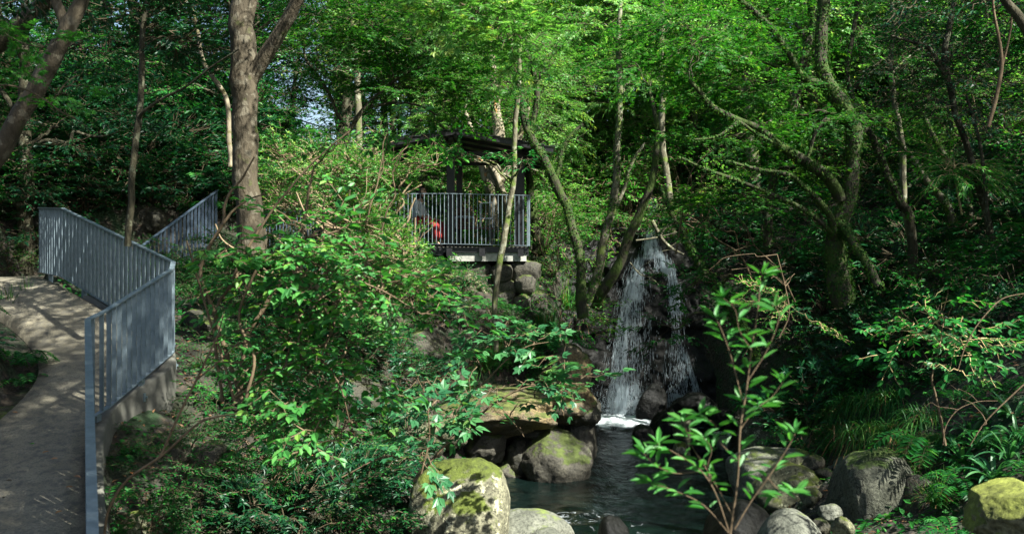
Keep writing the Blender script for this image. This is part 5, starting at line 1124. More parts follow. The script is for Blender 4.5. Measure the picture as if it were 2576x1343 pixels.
# lobed-leaf shrub over the cave
st = []
S([(1040, 1210), (1100, 1140), (1160, 1080), (1200, 1050), (1250, 1010), (1320, 975), (1400, 965), (1470, 965)], 10.5, [7, 7, 6, 6, 5, 4, 3, 2])
S([(1160, 1080), (1170, 1010), (1230, 950), (1280, 900), (1330, 870), (1380, 860)], 10.5, [6, 5, 4, 4, 3, 2])
S([(1250, 1010), (1330, 1000), (1400, 1010), (1420, 1050)], 10.5, [4, 3, 3, 2])
S([(1250, 1010), (1290, 1060), (1320, 1100)], 10.4, [3, 2, 2])
S([(1060, 1190), (1080, 1100), (1070, 1000), (1050, 950)], 9.8, [5, 4, 3, 2])
S([(860, 1200), (960, 1150), (1020, 1150), (1080, 1140)], 9.8, [4, 4, 3, 2])
bl = [B(1350, 860, 10.6, 60, 26, .4, 7), B(1270, 870, 10.6, 50, 24, .4, 5), B(1200, 900, 10.6, 60, 26, .4, 6), B(1420, 900, 10.6, 40, 26, .3, 4), B(1440, 965, 10.5, 50, 18, .3, 6), B(1340, 960, 10.5, 60, 22, .4, 6), B(1250, 970, 10.4, 60, 26, .4, 6), B(1180, 1000, 10.3, 40, 26, .3, 5), B(1410, 1020, 10.5, 20, 16, .2, 2), B(1310, 1080, 10.4, 14, 16, .2, 1), B(1310, 1010, 10.4, 40, 12, .2, 2),
      B(1065, 960, 9.8, 34, 30, .2, 5), B(1085, 1020, 9.8, 34, 30, .2, 6), B(1080, 1085, 9.7, 36, 30, .2, 6), B(1060, 1140, 9.6, 36, 26, .2, 6), B(985, 1110, 9.8, 34, 22, .2, 3), B(1250, 820, 10.8, 60, 20, .3, 5)]
tree('mulberry_shrub', 'open shrub of pale lobed leaves spreading over the dark cave ledge', 'shrub', None, st, bl, 'lobed', 'twig', 'leaf_blue', 37, rough=.04, sides=6, twigm='twig', scale=1.0, links=3, crown='foliage', limb=.7)
# front sapling, out of focus
st = []
S([(1830, 1420), (1840, 1320), (1856, 1200), (1862, 1080), (1878, 980), (1890, 880), (1905, 790), (1912, 720), (1918, 690)], 3.7, [12, 12, 11, 11, 10, 8, 7, 6, 4])
S([(1836, 1343), (1770, 1270), (1700, 1235), (1640, 1215)], 3.7, [6, 5, 4, 3])
S([(1836, 1343), (1800, 1240), (1760, 1180), (1700, 1140), (1655, 1115)], 3.7, [8, 7, 6, 5, 3])
S([(1845, 1300), (1790, 1200), (1740, 1120), (1720, 1060)], 3.75, [6, 5, 4, 3])
S([(1848, 1330), (1890, 1260), (1940, 1190), (1985, 1120), (2000, 1090)], 3.6, [7, 6, 6, 5, 3])
S([(1868, 1010), (1840, 900), (1815, 830), (1800, 800)], 3.7, [6, 5, 4, 3])
S([(1880, 960), (1930, 880), (1960, 800), (1950, 770)], 3.65, [6, 5, 4, 3])
S([(1800, 1240), (1780, 1180), (1790, 1130), (1770, 1100)], 3.72, [5, 4, 3, 2])
S([(1760, 1185), (1700, 1190), (1650, 1170), (1620, 1140)], 3.68, [5, 4, 3, 2])
S([(1862, 1080), (1900, 1030), (1940, 1000), (1970, 960)], 3.72, [5, 4, 3, 2])
S([(1860, 1160), (1810, 1110), (1800, 1070), (1760, 1040)], 3.78, [5, 4, 3, 2])
S([(1890, 880), (1860, 830), (1850, 780), (1820, 750)], 3.66, [5, 4, 3, 2])
S([(1930, 1200), (1960, 1230), (2000, 1240)], 3.6, [5, 4, 2])
rg = np.random.default_rng(41); a = Acc(); P = []; D_ = []; N_ = []; L_ = []; sapb = at(1830, 1440, 3.7)
for (Ps, Rs) in st:
    Rs = Rs * .48; Pq, Rq = smooth_path(Ps, Rs, 6); a.tube(Pq, Rq, 7, .05, 3)
    T_ = norm(np.gradient(Pq, axis=0)); n = len(Pq)
    for i in range(int(n * .25) if Ps[0][2] < -.95 else 4, n, 1):
        for sgn in (-1, 1):
            if rg.random() < .56: continue
            th = i * 1.57 + sgn * 1.57 * .5 + rg.uniform(-.5, .5); d = np.array((math.cos(th), math.sin(th) * .7, 0)) + T_[i] * rg.uniform(.2, .9) + (0, 0, rg.uniform(-.3, .25))
            P.append(Pq[i] + norm(d) * .012); D_.append(d); N_.append(np.array((0, 0, 1.0)) + rg.normal(0, .35, 3)); L_.append(rg.uniform(.05, .088))
    for k in range(3):
        d = np.array((rg.uniform(-.8, .8), rg.uniform(-.5, .5), .5)); P.append(Pq[-1]); D_.append(d); N_.append(np.array((0, -.3, 1.0)) + rg.normal(0, .3, 3)); L_.append(rg.uniform(.05, .08))
L_ = np.array(L_); V, Q, R = leaves(np.array(P), np.array(D_), np.array(N_), L_, L_ * .29, 'oval', rg.uniform(.3, .9, len(P)))
sap = empty('sapling', sapb); tag(sap, 'blurred close-up sapling with pointed leaves rising before the stream', 'sapling')
link('stem', a.mesh('stem', [M['twig']], sapb), sap); f_ = Acc(); f_.add(V, Q, 0, R); link('foliage', f_.mesh('foliage', [M['leaf_fresh']], sapb), sap)

for i, (nm, pp, D, ww, bl, lk, lab) in enumerate([
    ('arching_vine', [(2600, 735), (2530, 748), (2490, 780), (2450, 830), (2425, 880), (2410, 930)], 8.5, [3, 4, 4, 3], [B(2410, 930, 8.5, 24, 14, .1, 2), B(2440, 850, 8.5, 20, 20, .1, 2)], 'near', 'thin arching vine with a leafy tip high over the right bank'),
    ('bare_twig', [(2600, 945), (2540, 1000), (2480, 1060), (2440, 1120)], 8.0, [5, 5, 4, 3], [], 'near', 'bare straight twig slanting down from the right edge above the strap ferns'),
    ('bare_twig', [(2372, 1118), (2380, 1070), (2410, 1030), (2460, 1010), (2510, 1008)], 8.2, [3, 3, 2, 1.5], [], 'near', 'bare pale twig arching over to the right beside the grassy bank'),
    ('sapling', [(2378, 1120), (2368, 1060), (2352, 990), (2344, 950), (2360, 890), (2375, 800)], 9.5, [9, 8, 7, 6, 4], [B(2350, 800, 9.6, 60, 40, .4, 9), B(2420, 860, 9.6, 60, 40, .4, 8), B(2290, 830, 9.8, 50, 30, .4, 6)], 'big', 'slim grey stemmed sapling standing on the right bank above the yellow boulder'),
    ('sapling', [(2420, 540), (2410, 490), (2402, 440), (2400, 400)], 17, [7, 6, 5, 4], [B(2400, 415, 17, 44, 16, .4, 10), B(2430, 440, 17, 40, 16, .4, 8), B(2370, 440, 17, 36, 14, .3, 6)], 'narrow', 'bright yellow green sapling glowing between the dark trunks at the right'),
    ('bare_shrub', [(1700, 640), (1720, 520), (1740, 430), (1790, 380), (1850, 350)], 18, [6, 5, 4, 2], [], 'near', 'bare twigs spreading before the maple right of the waterfall head'),
    ('bare_shrub', [(1900, 720), (1860, 640), (1800, 600), (1760, 560), (1720, 540)], 18.5, [7, 5, 4, 3], [], 'near', 'leafless brown branches crossing the shade above the leaning ivy trunk'),
    ('bare_shrub', [(2000, 760), (1960, 680), (1900, 620), (1870, 560), (1810, 520)], 17.5, [7, 5, 4, 3], [], 'near', 'leafless branches in front of the base of the great ivy tree'),
    ('bare_shrub', [(1960, 850), (1985, 790), (1975, 720), (1955, 640)], 14, [6, 5, 4, 3], [B(1980, 760, 14.5, 60, 40, .5, 8)], 'oval', 'pale thin stems with bright leaves behind the tip of the sapling')]):
    P, R_ = px_stem(pp, D, ww); rv = np.random.default_rng(i + 60); sts = [(P, R_)]
    if nm in ('bare_shrub', 'bare_twig'):
        for k in range(7 if nm == 'bare_shrub' else 2):
            q = P[rv.integers(1, len(P))]; dd = rv.normal(0, .35, 3) * (1, .5, 1) * D / 18 + (-.12, 0, .1); c_ = curve(q, q + dd * (1.6 if nm == 'bare_shrub' else .8), .08, rv, 5, .14); sts.append((c_, np.linspace(R_[-1] * 1.1, R_[-1] * .45, 5)))
    tree(nm, lab, {'arching_vine': 'vine', 'bare_twig': 'branch', 'sapling': 'sapling', 'bare_shrub': 'shrub'}[nm], None, [(q_, r_ * .8) for q_, r_ in sts], bl, lk, 'twig_pale' if i == 4 else 'twig', 'leaf_blue' if i == 0 else 'leaf_bright' if i in (4, 8) else 'leaf_mid', 800 + i, rough=.05, sides=6, twigm='twig_pale', links=1, crown='foliage')

# ------------------------------------------------------------------ small plants, each kind built once
def fern_mesh(seed, n=8, L0=.55, blue=False):
    rg = np.random.default_rng(seed); A = Acc(); P = []; D = []; N_ = []; L = []
    for k in range(n):
        an = k / n * 2 * PI + rg.uniform(-.3, .3); l = L0 * rg.uniform(.7, 1.15); h = rg.uniform(.35, .8)
        t = np.linspace(0, 1, 15); r = l * t; z = h * l * np.sin(t * PI * .78); pts = np.stack([r * math.cos(an), r * math.sin(an), z + .02], 1)
        A.tube(pts[::2], np.linspace(.004, .0015, 8), 3, m=1); tg = norm(np.gradient(pts, axis=0)); sd_ = np.array([-math.sin(an), math.cos(an), 0])
        for i in range(2, 15):
            w = .16 * l / .55 * math.sin(PI * (1 - (i - 1) / 14) ** .7) + .015
            for s in (-1, 1): P.append(pts[i]); D.append(sd_ * s + tg[i] * .45 - (0, 0, .12)); N_.append(np.cross(tg[i], sd_) * -1 + rg.normal(0, .12, 3)); L.append(w)
    L = np.array(L); N_ = np.array(N_); N_[N_[:, 2] < 0] *= -1
    V, Q, R = leaves(np.array(P), np.array(D), N_, L, np.minimum(.036, L * .34), 'quad', rg.random(len(P))); A.add(V, Q, 0, R)
    return A.mesh('fronds', [M['leaf_mid'], M['twig_dark']])
def tuft_mesh(seed, n=170, L0=.62, dry=.10):
    rg = np.random.default_rng(seed); A = Acc()
    for k in range(n):
        an = rg.uniform(0, 2 * PI); l = L0 * rg.uniform(.5, 1.15); b = rg.normal(0, .05, 3) * (1, 1, 0); lean = rg.uniform(.15, .9)
        t = np.linspace(0, 1, 5)[:, None]; dirv = np.array([math.cos(an), math.sin(an), 0]); c = b + dirv * (l * lean * t ** 1.2) + np.array([0, 0, 1]) * (l * (t * (1.1 - .35 * lean) - t ** 2 * lean * .95))
        w = .0085 * (1 - t * .85); s = np.array([-dirv[1], dirv[0], 0]); V = np.concatenate([c - s * w, c + s * w]); q = [[i, i + 5, i + 6, i + 1] for i in range(4)]
        A.add(V, q, 1 if rg.random() < dry else 0, rg.random())
    return A.mesh('blades', [M['leaf_grass'], M['leaf_dry']])
def long_mesh(seed, n=300, L0=.8, dry=.08):
    rg = np.random.default_rng(seed); A = Acc()
    for k in range(n):
        an = rg.uniform(0, 2 * PI); l = L0 * rg.uniform(.5, 1.15); b = rg.normal(0, .09, 3) * (1, 1, 0); lean = rg.uniform(.35, 1.0)
        t = np.linspace(0, 1, 7)[:, None]; dirv = np.array([math.cos(an), math.sin(an), 0]); c = b + dirv * (l * lean * .8 * t) + np.array([0, 0, 1]) * (l * (.95 * t - t ** 2 * (.5 + lean * .9)))
        w = .007 * (1 - t * .8); s = np.array([-dirv[1], dirv[0], 0]); V = np.concatenate([c - s * w, c + s * w]); q = [[i, i + 7, i + 8, i + 1] for i in range(6)]
        A.add(V, q, 1 if rg.random() < dry else 0, rg.random())
    return A.mesh('blades', [M['leaf_grass'], M['leaf_dry']])
def strap_mesh(seed, n=18, L0=.62):
    rg = np.random.default_rng(seed); A = Acc()
    for k in range(n):
        an = rg.uniform(0, 2 * PI); l = L0 * rg.uniform(.7, 1.15); lean = rg.uniform(.4, 1.0); t = np.linspace(0, 1, 8)[:, None]; dirv = np.array([math.cos(an), math.sin(an), 0]); s = np.array([-dirv[1], dirv[0], 0])
        c = dirv * (l * lean * t) + np.array([0, 0, 1]) * (l * (.9 * t - t ** 2 * lean * .8)); w = (.026 * np.sin(PI * (t * .9 + .06)) ** .6) * (1 + .12 * np.sin(t * 30)); up = np.array([0, 0, .012])
        V = np.concatenate([c - s * w, c + up * -1, c + s * w]); q = [[i, i + 8, i + 9, i + 1] for i in range(7)] + [[i + 8, i + 16, i + 17, i + 9] for i in range(7)]
        A.add(V, q, 0, rg.random())
    return A.mesh('fronds', [M['leaf_blue']])
def shrub_parts(kind, seed, leafm, twigm, R=.7, n=34, sc=1.0):
    """foliage and stem meshes of a shrub about R metres across, its foot at the origin"""
    rg = np.random.default_rng(seed); T_ = Acc(); A = Acc(); 
    P, f = blob_pts(np.array((0, 0, R * .8)), np.array((R, R, R * .75)), n, rg, flat=(kind == 'maple')); P[:, 2] = np.maximum(P[:, 2], .06)
    put_sprays(A, kind, P, f, rg.uniform(.7, 1.2, n) * sc, rg)
    for j in range(0, n, 3): C = curve(np.array((rg.normal(0, .04), rg.normal(0, .04), -.05)), P[j], .06, rg, 5, .12); T_.tube(C, np.linspace(.016, .005, 5), 4)
    return A.mesh('foliage', [M[leafm], M[twigm]]), T_.mesh('stem', [M[twigm]])
KINDS = {
 'shrub_oval': [shrub_parts('oval', 500 + i, 'leaf_mid', 'twig_dark', .75, 26) for i in range(3)],
 'shrub_dark': [shrub_parts('broad', 510 + i, 'leaf_dark', 'twig_dark', .7, 30) for i in range(3)],
 'shrub_fine': [shrub_parts('near', 520 + i, 'leaf_mid', 'twig', .6, 46, 1.1) for i in range(3)],
 'shrub_bright': [shrub_parts('oval', 530 + i, 'leaf_bright', 'twig', .7, 24, .9) for i in range(2)],
 'shrub_sunny': [shrub_parts('oval', 550 + i, 'leaf_sun_tint', 'twig', .8, 34, 1.0) for i in range(2)],
 'shrub_bamboo': [shrub_parts('narrow', 540 + i, 'leaf_bright', 'twig', .8, 26) for i in range(2)],
}
FERN = [fern_mesh(600 + i, 8 + i) for i in range(3)]; TUFT = [tuft_mesh(610 + i) for i in range(3)]; DRYT = [tuft_mesh(620, 120, .6, .5)]; STRAP = [strap_mesh(630 + i) for i in range(2)]; LONG = [long_mesh(640), long_mesh(641)]; LONGD = [long_mesh(642, dry=.35)]
rg = np.random.default_rng(900)
def plant(kind, p, s, label, group, cat):
    p = tuple(float(c) for c in p)
    if kind.startswith('shrub'):
        f_, t_ = KINDS[kind][rg.integers(len(KINDS[kind]))]; r = empty({'shrub_oval': 'leafy_shrub', 'shrub_dark': 'evergreen_shrub', 'shrub_fine': 'undergrowth_shrub', 'shrub_bright': 'leafy_shrub', 'shrub_bamboo': 'bamboo_clump', 'shrub_sunny': 'leafy_shrub'}[kind], p)
        link('foliage', f_, r); link('stem', t_, r)
    else:
        me, nm = {'fern': (FERN, 'fern'), 'tuft': (TUFT, 'grass_tuft'), 'dry': (DRYT, 'grass_tuft'), 'long': (LONG, 'grass_tuft'), 'longdry': (LONGD, 'grass_tuft'), 'strap': (STRAP, 'strap_fern')}[kind]; r = link(nm, me[rg.integers(len(me))], loc=p)
    r.scale = (s, s, s * rg.uniform(.85, 1.15)); r.rotation_euler = (rg.uniform(-.12, .12), rg.uniform(-.12, .12), rg.uniform(0, 6.28))
    tag(r, label, cat, group); return r
# ferns and grass that can be told apart
for i, (px, py, D0, k, s, lab) in enumerate([
    (60, 985, 7, 'fern', .75, 'fern on the left verge of the path beside the grey stone'), (30, 930, 7, 'fern', .9, 'fern low on the left bank above the path stones'), (75, 930, 7, 'fern', .6, 'small fern on the verge where the path narrows'), (20, 790, 7, 'tuft', 1.0, 'dark grass leaning over the left edge of the path'), (60, 770, 7, 'tuft', .8, 'grass tuft beside the path crest at the left edge'),
    (20, 690, 7, 'shrub_bright', .5, 'sunlit leafy shrub left of the railing end'), (90, 640, 14, 'shrub_bright', .55, 'pale shrub touching the left end of the railing'),
    (290, 1170, 6, 'fern', .7, 'yellow green fern just right of the near railing'), (270, 1280, 6, 'fern', .6, 'fern at the foot of the near railing wall'), (690, 1300, 6, 'tuft', .7, 'grass tuft at the bottom edge under the shrub'), (500, 1330, 6, 'fern', .6, 'fern in the gully at the bottom edge left'), (630, 1240, 6, 'tuft', .7, 'thin grass beside the gully rocks'),
    (830, 1310, 6, 'tuft', .7, 'fan of narrow blades at the bottom edge left of the mossy boulder'), (960, 1260, 6, 'shrub_dark', .35, 'glossy evergreen sprig left of the mossy boulder'), (1030, 1310, 6, 'shrub_dark', .3, 'small dark sprig against the side of the mossy boulder'), (930, 1200, 6, 'shrub_fine', .5, 'low fine shrub in the dim hollow left of the boulder'),
    (2200, 1100, 8, 'long', 1.3, 'long drooping grass crowning the cracked boulder'), (2255, 1100, 8, 'long', 1.3, 'grass tuft directly right of the one on the cracked boulder'), (2150, 1110, 8, 'longdry', 1.3, 'grass with brown dead blades hanging over the cracked boulder'), (2300, 1130, 8, 'longdry', 1.2, 'grass with dry blades hanging right of the cracked boulder'), (2270, 1170, 8, 'longdry', 1.1, 'lowest dry grass tuft beside the cracked boulder'), (2120, 1060, 8, 'long', 1.3, 'dark grass tuft above the stones left of the cracked boulder'), (2080, 1030, 8, 'long', 1.2, 'grass tuft on the bank above the shaded stones'), (2330, 1070, 8, 'long', 1.2, 'grass tuft on the bank behind the cracked boulder'),
    (2130, 1010, 8, 'fern', 1.0, 'dark fern among the grass above the cracked boulder'), (2200, 960, 8, 'fern', 1.3, 'broad fern arching over the grassy right bank'), (2290, 980, 8, 'fern', 1.1, 'fern right of the broad arching one on the bank'), (2330, 1260, 8, 'tuft', .6, 'grass tuft low beside the dark rock face'), (2420, 1270, 6, 'fern', .8, 'fern in front of the yellow mossy boulder'), (2400, 1230, 6, 'fern', .7, 'fern behind the yellow mossy boulder'),
    (2470, 1130, 5, 'strap', 1.1, 'glossy strap-leaved fern right of the stream bank'), (2540, 1160, 5, 'strap', 1.0, 'strap-leaved fern just above the yellow mossy boulder'), (2420, 1160, 5, 'strap', .9, 'strap-leaved fern farthest from the right edge'), (2550, 1060, 6, 'strap', 1.1, 'highest strap-leaved fern at the right edge'), (2560, 1110, 5, 'strap', .9, 'strap-leaved fern between the highest and the boulder'),
    (1180, 990, 9, 'tuft', .9, 'grass hanging over the ledge left of the cave'), (1150, 1010, 9, 'dry', .9, 'brown-bladed grass drooping over the ledge corner'), (1250, 900, 9, 'tuft', 1.0, 'sunlit grass at the foot of the slim pale trunk'), (1210, 930, 9, 'tuft', 1.1, 'long grass left of the slim pale trunk foot'), (1330, 920, 9, 'fern', 1.2, 'yellow green fern right of the slim pale trunk foot'), (1400, 900, 9, 'fern', 1.1, 'fern at the top corner of the bank above the pool'), (1290, 950, 9, 'fern', 1.0, 'sunlit fern on the ledge edge above the cave'), (1450, 830, 9, 'dry', 1.3, 'large straw-coloured tuft at the lip by the waterfall'), (1420, 780, 9, 'tuft', 1.3, 'grass tuft below the leaning ivy trunk foot'), (1380, 840, 9, 'tuft', 1.0, 'grass tuft between the slim trunk and the fall'), (1340, 770, 9, 'tuft', 1.0, 'grass tuft below the white rock'), (1080, 960, 9, 'dry', 1.0, 'dry grass hanging in the shadow left of the ledge'), (1500, 870, 9, 'fern', .8, 'fern hanging at the left edge of the fall'), (960, 1100, 8, 'tuft', .9, 'dark grass over the rock left of the cave'),
    (2390, 1120, 8, 'long', 1.1, 'long grass right of the dry tufts under the bare straight twig'), (2180, 1030, 8, 'long', 1.3, 'long dark grass higher up behind the cracked boulder'), (2250, 1020, 8, 'long', 1.3, 'long grass highest on the bank above the cracked boulder'), (2500, 1210, 5, 'strap', 1.0, 'strap-leaved fern touching the top of the yellow mossy boulder'), (2440, 1090, 5, 'strap', .9, 'strap-leaved fern under the bare arching twig'), (2500, 1070, 5, 'strap', 1.0, 'strap-leaved fern left of the highest one'),
    (1690, 1055, 9, 'tuft', .35, 'tiny bright tuft growing on the pool rocks'), (2310, 1190, 6, 'shrub_bright', .35, 'small yellow green plant above the dark rock face')]):
    p = hit(px, py, D0); 
    if k in ('tuft', 'dry', 'strap', 'fern', 'long', 'longdry'): p = p - (0, 0, .02)
    plant(k, p, s * (.55 + p[1] / 30 if not k.startswith('shrub') else 1), lab, None, {'fern': 'fern', 'tuft': 'grass', 'dry': 'grass', 'long': 'grass', 'longdry': 'grass', 'strap': 'fern'}.get(k, 'shrub'))

# ------------------------------------------------------------------ undergrowth spread over the slopes
pts = []
def ok(x, y, r):
    for (a_, b_) in pts:
        if (a_ - x) ** 2 + (b_ - y) ** 2 < r * r: return False
    return True
def region(px, py, D):
    if px < 620: return 'on the dark left slope above the path' if py < 640 else 'in the gully below the near railing'
    if px < 1110: return 'in the thicket left of the pavilion' if py < 760 else 'under the sunlit shrub left of the cave'
    if px < 1500: return 'on the knoll below the pavilion' if D < 21 else 'in the glade behind the pavilion'
    if px < 1800: return 'around the head of the waterfall'
    return 'on the shaded slope right of the waterfall' if py > 500 else 'high among the trunks at the right'
WORDS = {'shrub_oval': 'loose mid green leafy shrub', 'shrub_dark': 'glossy dark evergreen shrub', 'shrub_fine': 'fine-leaved low shrub', 'shrub_bright': 'bright green leafy shrub', 'shrub_bamboo': 'pale narrow-leaved bamboo clump', 'shrub_sunny': 'sun-tinted yellow green shrub', 'fern': 'arching green fern', 'tuft': 'dark grass tuft'}
# the glade under the pavilion view must stay open; so must the water, the paving and the deck
def blocked(x, y, z):
    if y < 6: return True
    if z < WZ + .12: return True
    if path_info(np.array([[x, y]]))[0][0] < .35: return True
    if -3.2 < x < .6 and 20.3 < y < 24: return True
    if 1.2 < x < 6.2 and 23.5 < y < 26.6: return True
    if 3.5 < x < 4.8 and 26 < y < 29: return True
    return False
n_done = 0
LAND = [(70, 700, 'path crest'), (135, 600, 'left end of the near railing'), (300, 600, 'middle of the near railing'), (435, 650, 'corner of the near railing'), (450, 540, 'second railing'), (330, 450, 'thin dark trunk'), (615, 400, 'big forked trunk'), (20, 360, 'leaning pale trunk'), (443, 425, 'squared grey rock'),
        (70, 550, 'rounded dark rock'), (577, 330, 'slender pale stem'), (350, 200, 'hilltop fence'), (700, 300, 'fence end'), (810, 560, 'dim railing'), (880, 460, 'azalea thicket'), (900, 300, 'straight grey trunk'), (1060, 560, 'seated person'), (1130, 360, 'pavilion roof ridge'), (1230, 690, 'rubble foundation'), (1290, 690, 'white rock'),
        (1250, 800, 'slim speckled trunk'), (1330, 560, 'pavilion corner post'), (1450, 640, 'leaning ivy-speckled trunk'), (1510, 700, 'lichened ivy trunk'), (1580, 600, 'smooth mossy trunk'), (1640, 620, 'waterfall head'), (1560, 1050, 'white foam'), (1720, 1060, 'lit pool rock'), (1850, 800, 'leaning ivy log'), (1935, 1085, 'mossy bank boulder'),
        (1930, 1190, 'green slab'), (2190, 1250, 'cracked boulder'), (2570, 1290, 'yellow boulder'), (2490, 1140, 'strap ferns'), (2220, 1070, 'hanging grass'), (2110, 640, 'great ivy tree'), (2290, 640, 'long curved trunk'), (2475, 520, 'black leaning trunk'), (2360, 500, 'sunlit slanting trunk'), (2420, 440, 'bright glowing sapling'),
        (2500, 200, 'hanging reddish branch'), (1155, 1230, 'mossy square boulder'), (1250, 1050, 'cave ledge'), (1430, 960, 'ochre ledge'), (700, 800, 'sunlit arching shrub'), (540, 1180, 'gully rocks'), (350, 1150, 'bare forked twig'), (560, 900, 'brown shrub stems'), (330, 950, 'retaining wall'), (2350, 970, 'grey sapling stem'), (900, 1060, 'grey overhanging rock'), (1668, 200, 'tall cream trunk'), (2150, 330, 'bend of the great ivy tree'), (1750, 240, 'tip of the long ivy limb')]
used = set()
def where(desc, px, py, D):
    o = sorted(LAND, key=lambda l: math.hypot(l[0] - px, (l[1] - py) * 1.2))
    for (lx, ly, nm) in o[:12]:
        dx, dy = px - lx, py - ly; d = math.hypot(dx, dy)
        rel = ('right of' if dx > 0 else 'left of') if abs(dx) > abs(dy) else ('below' if dy > 0 else 'above')
        for q in (('close ' if d < 90 else 'a little ' if d < 200 else 'well ') + rel, rel):
            s_ = desc + ' ' + q + ' the ' + nm
            if s_ not in used and len(s_.split()) <= 16: used.add(s_); return s_
    return None
for att in range(14000):
    y = 6.5 + 33 * rg.random() ** .9; half = y * .53 + 1.6; x = rg.uniform(-half, half)
    if att % 4 == 0: x = rg.uniform(-3.6, 1.6); y = rg.uniform(13.5, 20.4)
    if att % 8 == 1: x = rg.uniform(-4.2, -1.2); y = rg.uniform(7, 14.5)
    if att % 16 == 9: x = rg.uniform(3.2, 6); y = rg.uniform(7.5, 12)
    if att % 4 == 3: x = rg.uniform(-12, -4.6); y = rg.uniform(17.5, 29)
    if att % 16 == 2: x = rg.uniform(-7.6, -5.4); y = rg.uniform(9.5, 13.5)
    near = y < 14
    dense = (-12 < x < -5 and 17.5 < y < 29) or (-4.2 < x < -1.2 and 7 < y < 14.5) or (x < -5.4 and 9.5 < y < 13.5) or -3.6 < x < 1.6 and 13.5 < y < 20.4 or -3.2 < x < 0 and 9 < y < 13
    if not ok(x, y, .48 if dense else .62 + y * .016): continue
    z = float(ground(x, y, False)[0])
    if blocked(x, y, z): continue
    px, py = 1288 + x / y * F, 671.5 - z / y * F
    if py > 1420 or py < -150: continue
    if px < 900 and y > 29.5: continue
    if 1020 < px < 1420 and py > 985: continue
    if 1050 < px < 1350 and py > 900 and rg.random() < .5: continue
    reg = region(px, py, y)
    u = rg.random()
    if 'gully' in reg: k = ['fern', 'shrub_fine', 'shrub_oval', 'shrub_oval'][int(u * 4)]; s = .55
    elif 'under the sunlit' in reg: k = ['shrub_oval', 'shrub_dark', 'shrub_fine', 'shrub_dark'][int(u * 4)]; s = .65
    elif 'dark left' in reg: k = ['shrub_dark', 'shrub_dark', 'fern', 'shrub_oval'][int(u * 4)]; s = 1.15
    elif 'thicket' in reg: k = ['shrub_dark', 'shrub_oval', 'shrub_fine'][int(u * 3)]; s = .8
    elif 'knoll' in reg: k = ['shrub_fine', 'tuft', 'shrub_bright', 'fern'][int(u * 4)]; s = .8
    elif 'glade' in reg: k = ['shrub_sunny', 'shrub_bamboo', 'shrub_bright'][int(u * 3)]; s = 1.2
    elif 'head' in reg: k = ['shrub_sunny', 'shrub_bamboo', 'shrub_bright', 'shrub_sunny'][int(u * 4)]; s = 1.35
    elif 'shaded slope' in reg: k = ['shrub_oval', 'shrub_dark', 'shrub_fine', 'fern', 'shrub_dark'][int(u * 5)]; s = 1.2 if y > 15 else .7
    else: k = ['shrub_oval', 'shrub_bamboo', 'shrub_bright', 'shrub_sunny'][int(u * 4)]; s = 1.3
    if -3.5 < x < 1.5 and 14 < y < 21: s = min(s, .62)
    if px > 1850 and py > 960 and y < 17:
        if px < 2330 and (px < 2150 or py > 1060): continue
        k = ['fern', 'tuft', 'fern'][int(u * 3)]; s = .7 if px < 2340 else .42
    if px < 150 and y < 16: k = ['fern', 'shrub_fine', 'shrub_dark'][int(u * 3)]; s = .42
    if k == 'fern': s *= 1.5
    if k == 'tuft': s *= 1.6
    s *= rg.uniform(.75, 1.25) * (1 + max(0, y - 22) * .03)
    pts.append((x, y)); n_done += 1
    sz = 'small ' if s < .55 else 'tall ' if s > 1.25 else ''
    plant(k, (x, y, z - .03), s, where(sz + WORDS[k], px, py, y) or WORDS[k] + ' ' + reg, WORDS[k] + 's ' + reg, {'fern': 'fern', 'tuft': 'grass'}.get(k, 'shrub'))
print('scattered', n_done)
# carpet of small leaves and seedlings over the soil
def carpet():
    A = Acc(); n = 60000; y = 6 + 30 * rg.random(n) ** .8; x = rg.uniform(-1, 1, n) * (y * .53 + 2); z = ground(x, y)
    keep = (z > WZ + .1) & (path_info(np.stack([x, y], 1))[0] > .12) & ~((x > -3) & (x < .35) & (y > 20.6) & (y < 23.6)) & (vnoise(np.stack([x * 1.3, y * 1.3, 0 * x], 1), 77) > -.35)
    x, y, z = x[keep], y[keep], z[keep]; m = len(x)
    P = np.stack([x, y, z + rg.uniform(.01, .12, m)], 1); D = rg.normal(0, 1, (m, 3)) * (1, 1, .3); s = rg.uniform(.04, .10, m) * (1 + y * .02)
    V, Q, R = leaves(P, D, np.array((0, 0, 1.0)) + rg.normal(0, .35, (m, 3)), s, s * .6, 'quad', rg.random(m)); A.add(V, Q, 0, R)
    tag(link('ground_cover', A.mesh('ground_cover', [M['leaf_mid']])), 'low seedlings and creeping leaves covering the forest soil', 'ground cover', None, 'stuff')
    B_ = Acc(); n = 14000; y = 6 + 20 * rg.random(n) ** .8; x = rg.uniform(-1, 1, n) * (y * .53 + 2); z = ground(x, y); keep = (z > WZ + .05) & (path_info(np.stack([x, y], 1))[0] > .08); x, y, z = x[keep], y[keep], z[keep]; m = len(x)
    P = np.stack([x, y, z + .012], 1); s = rg.uniform(.04, .09, m); V, Q, R = leaves(P, rg.normal(0, 1, (m, 3)) * (1, 1, .25), np.array((0, 0, 1.0)) + rg.normal(0, .3, (m, 3)), s, s * .5, 'quad', rg.random(m)); B_.add(V, Q, 0, R)
    tag(link('leaf_litter', B_.mesh('leaf_litter', [M['leaf_dry']])), 'brown fallen leaves lying over the soil', 'leaf litter', None, 'stuff')
carpet()
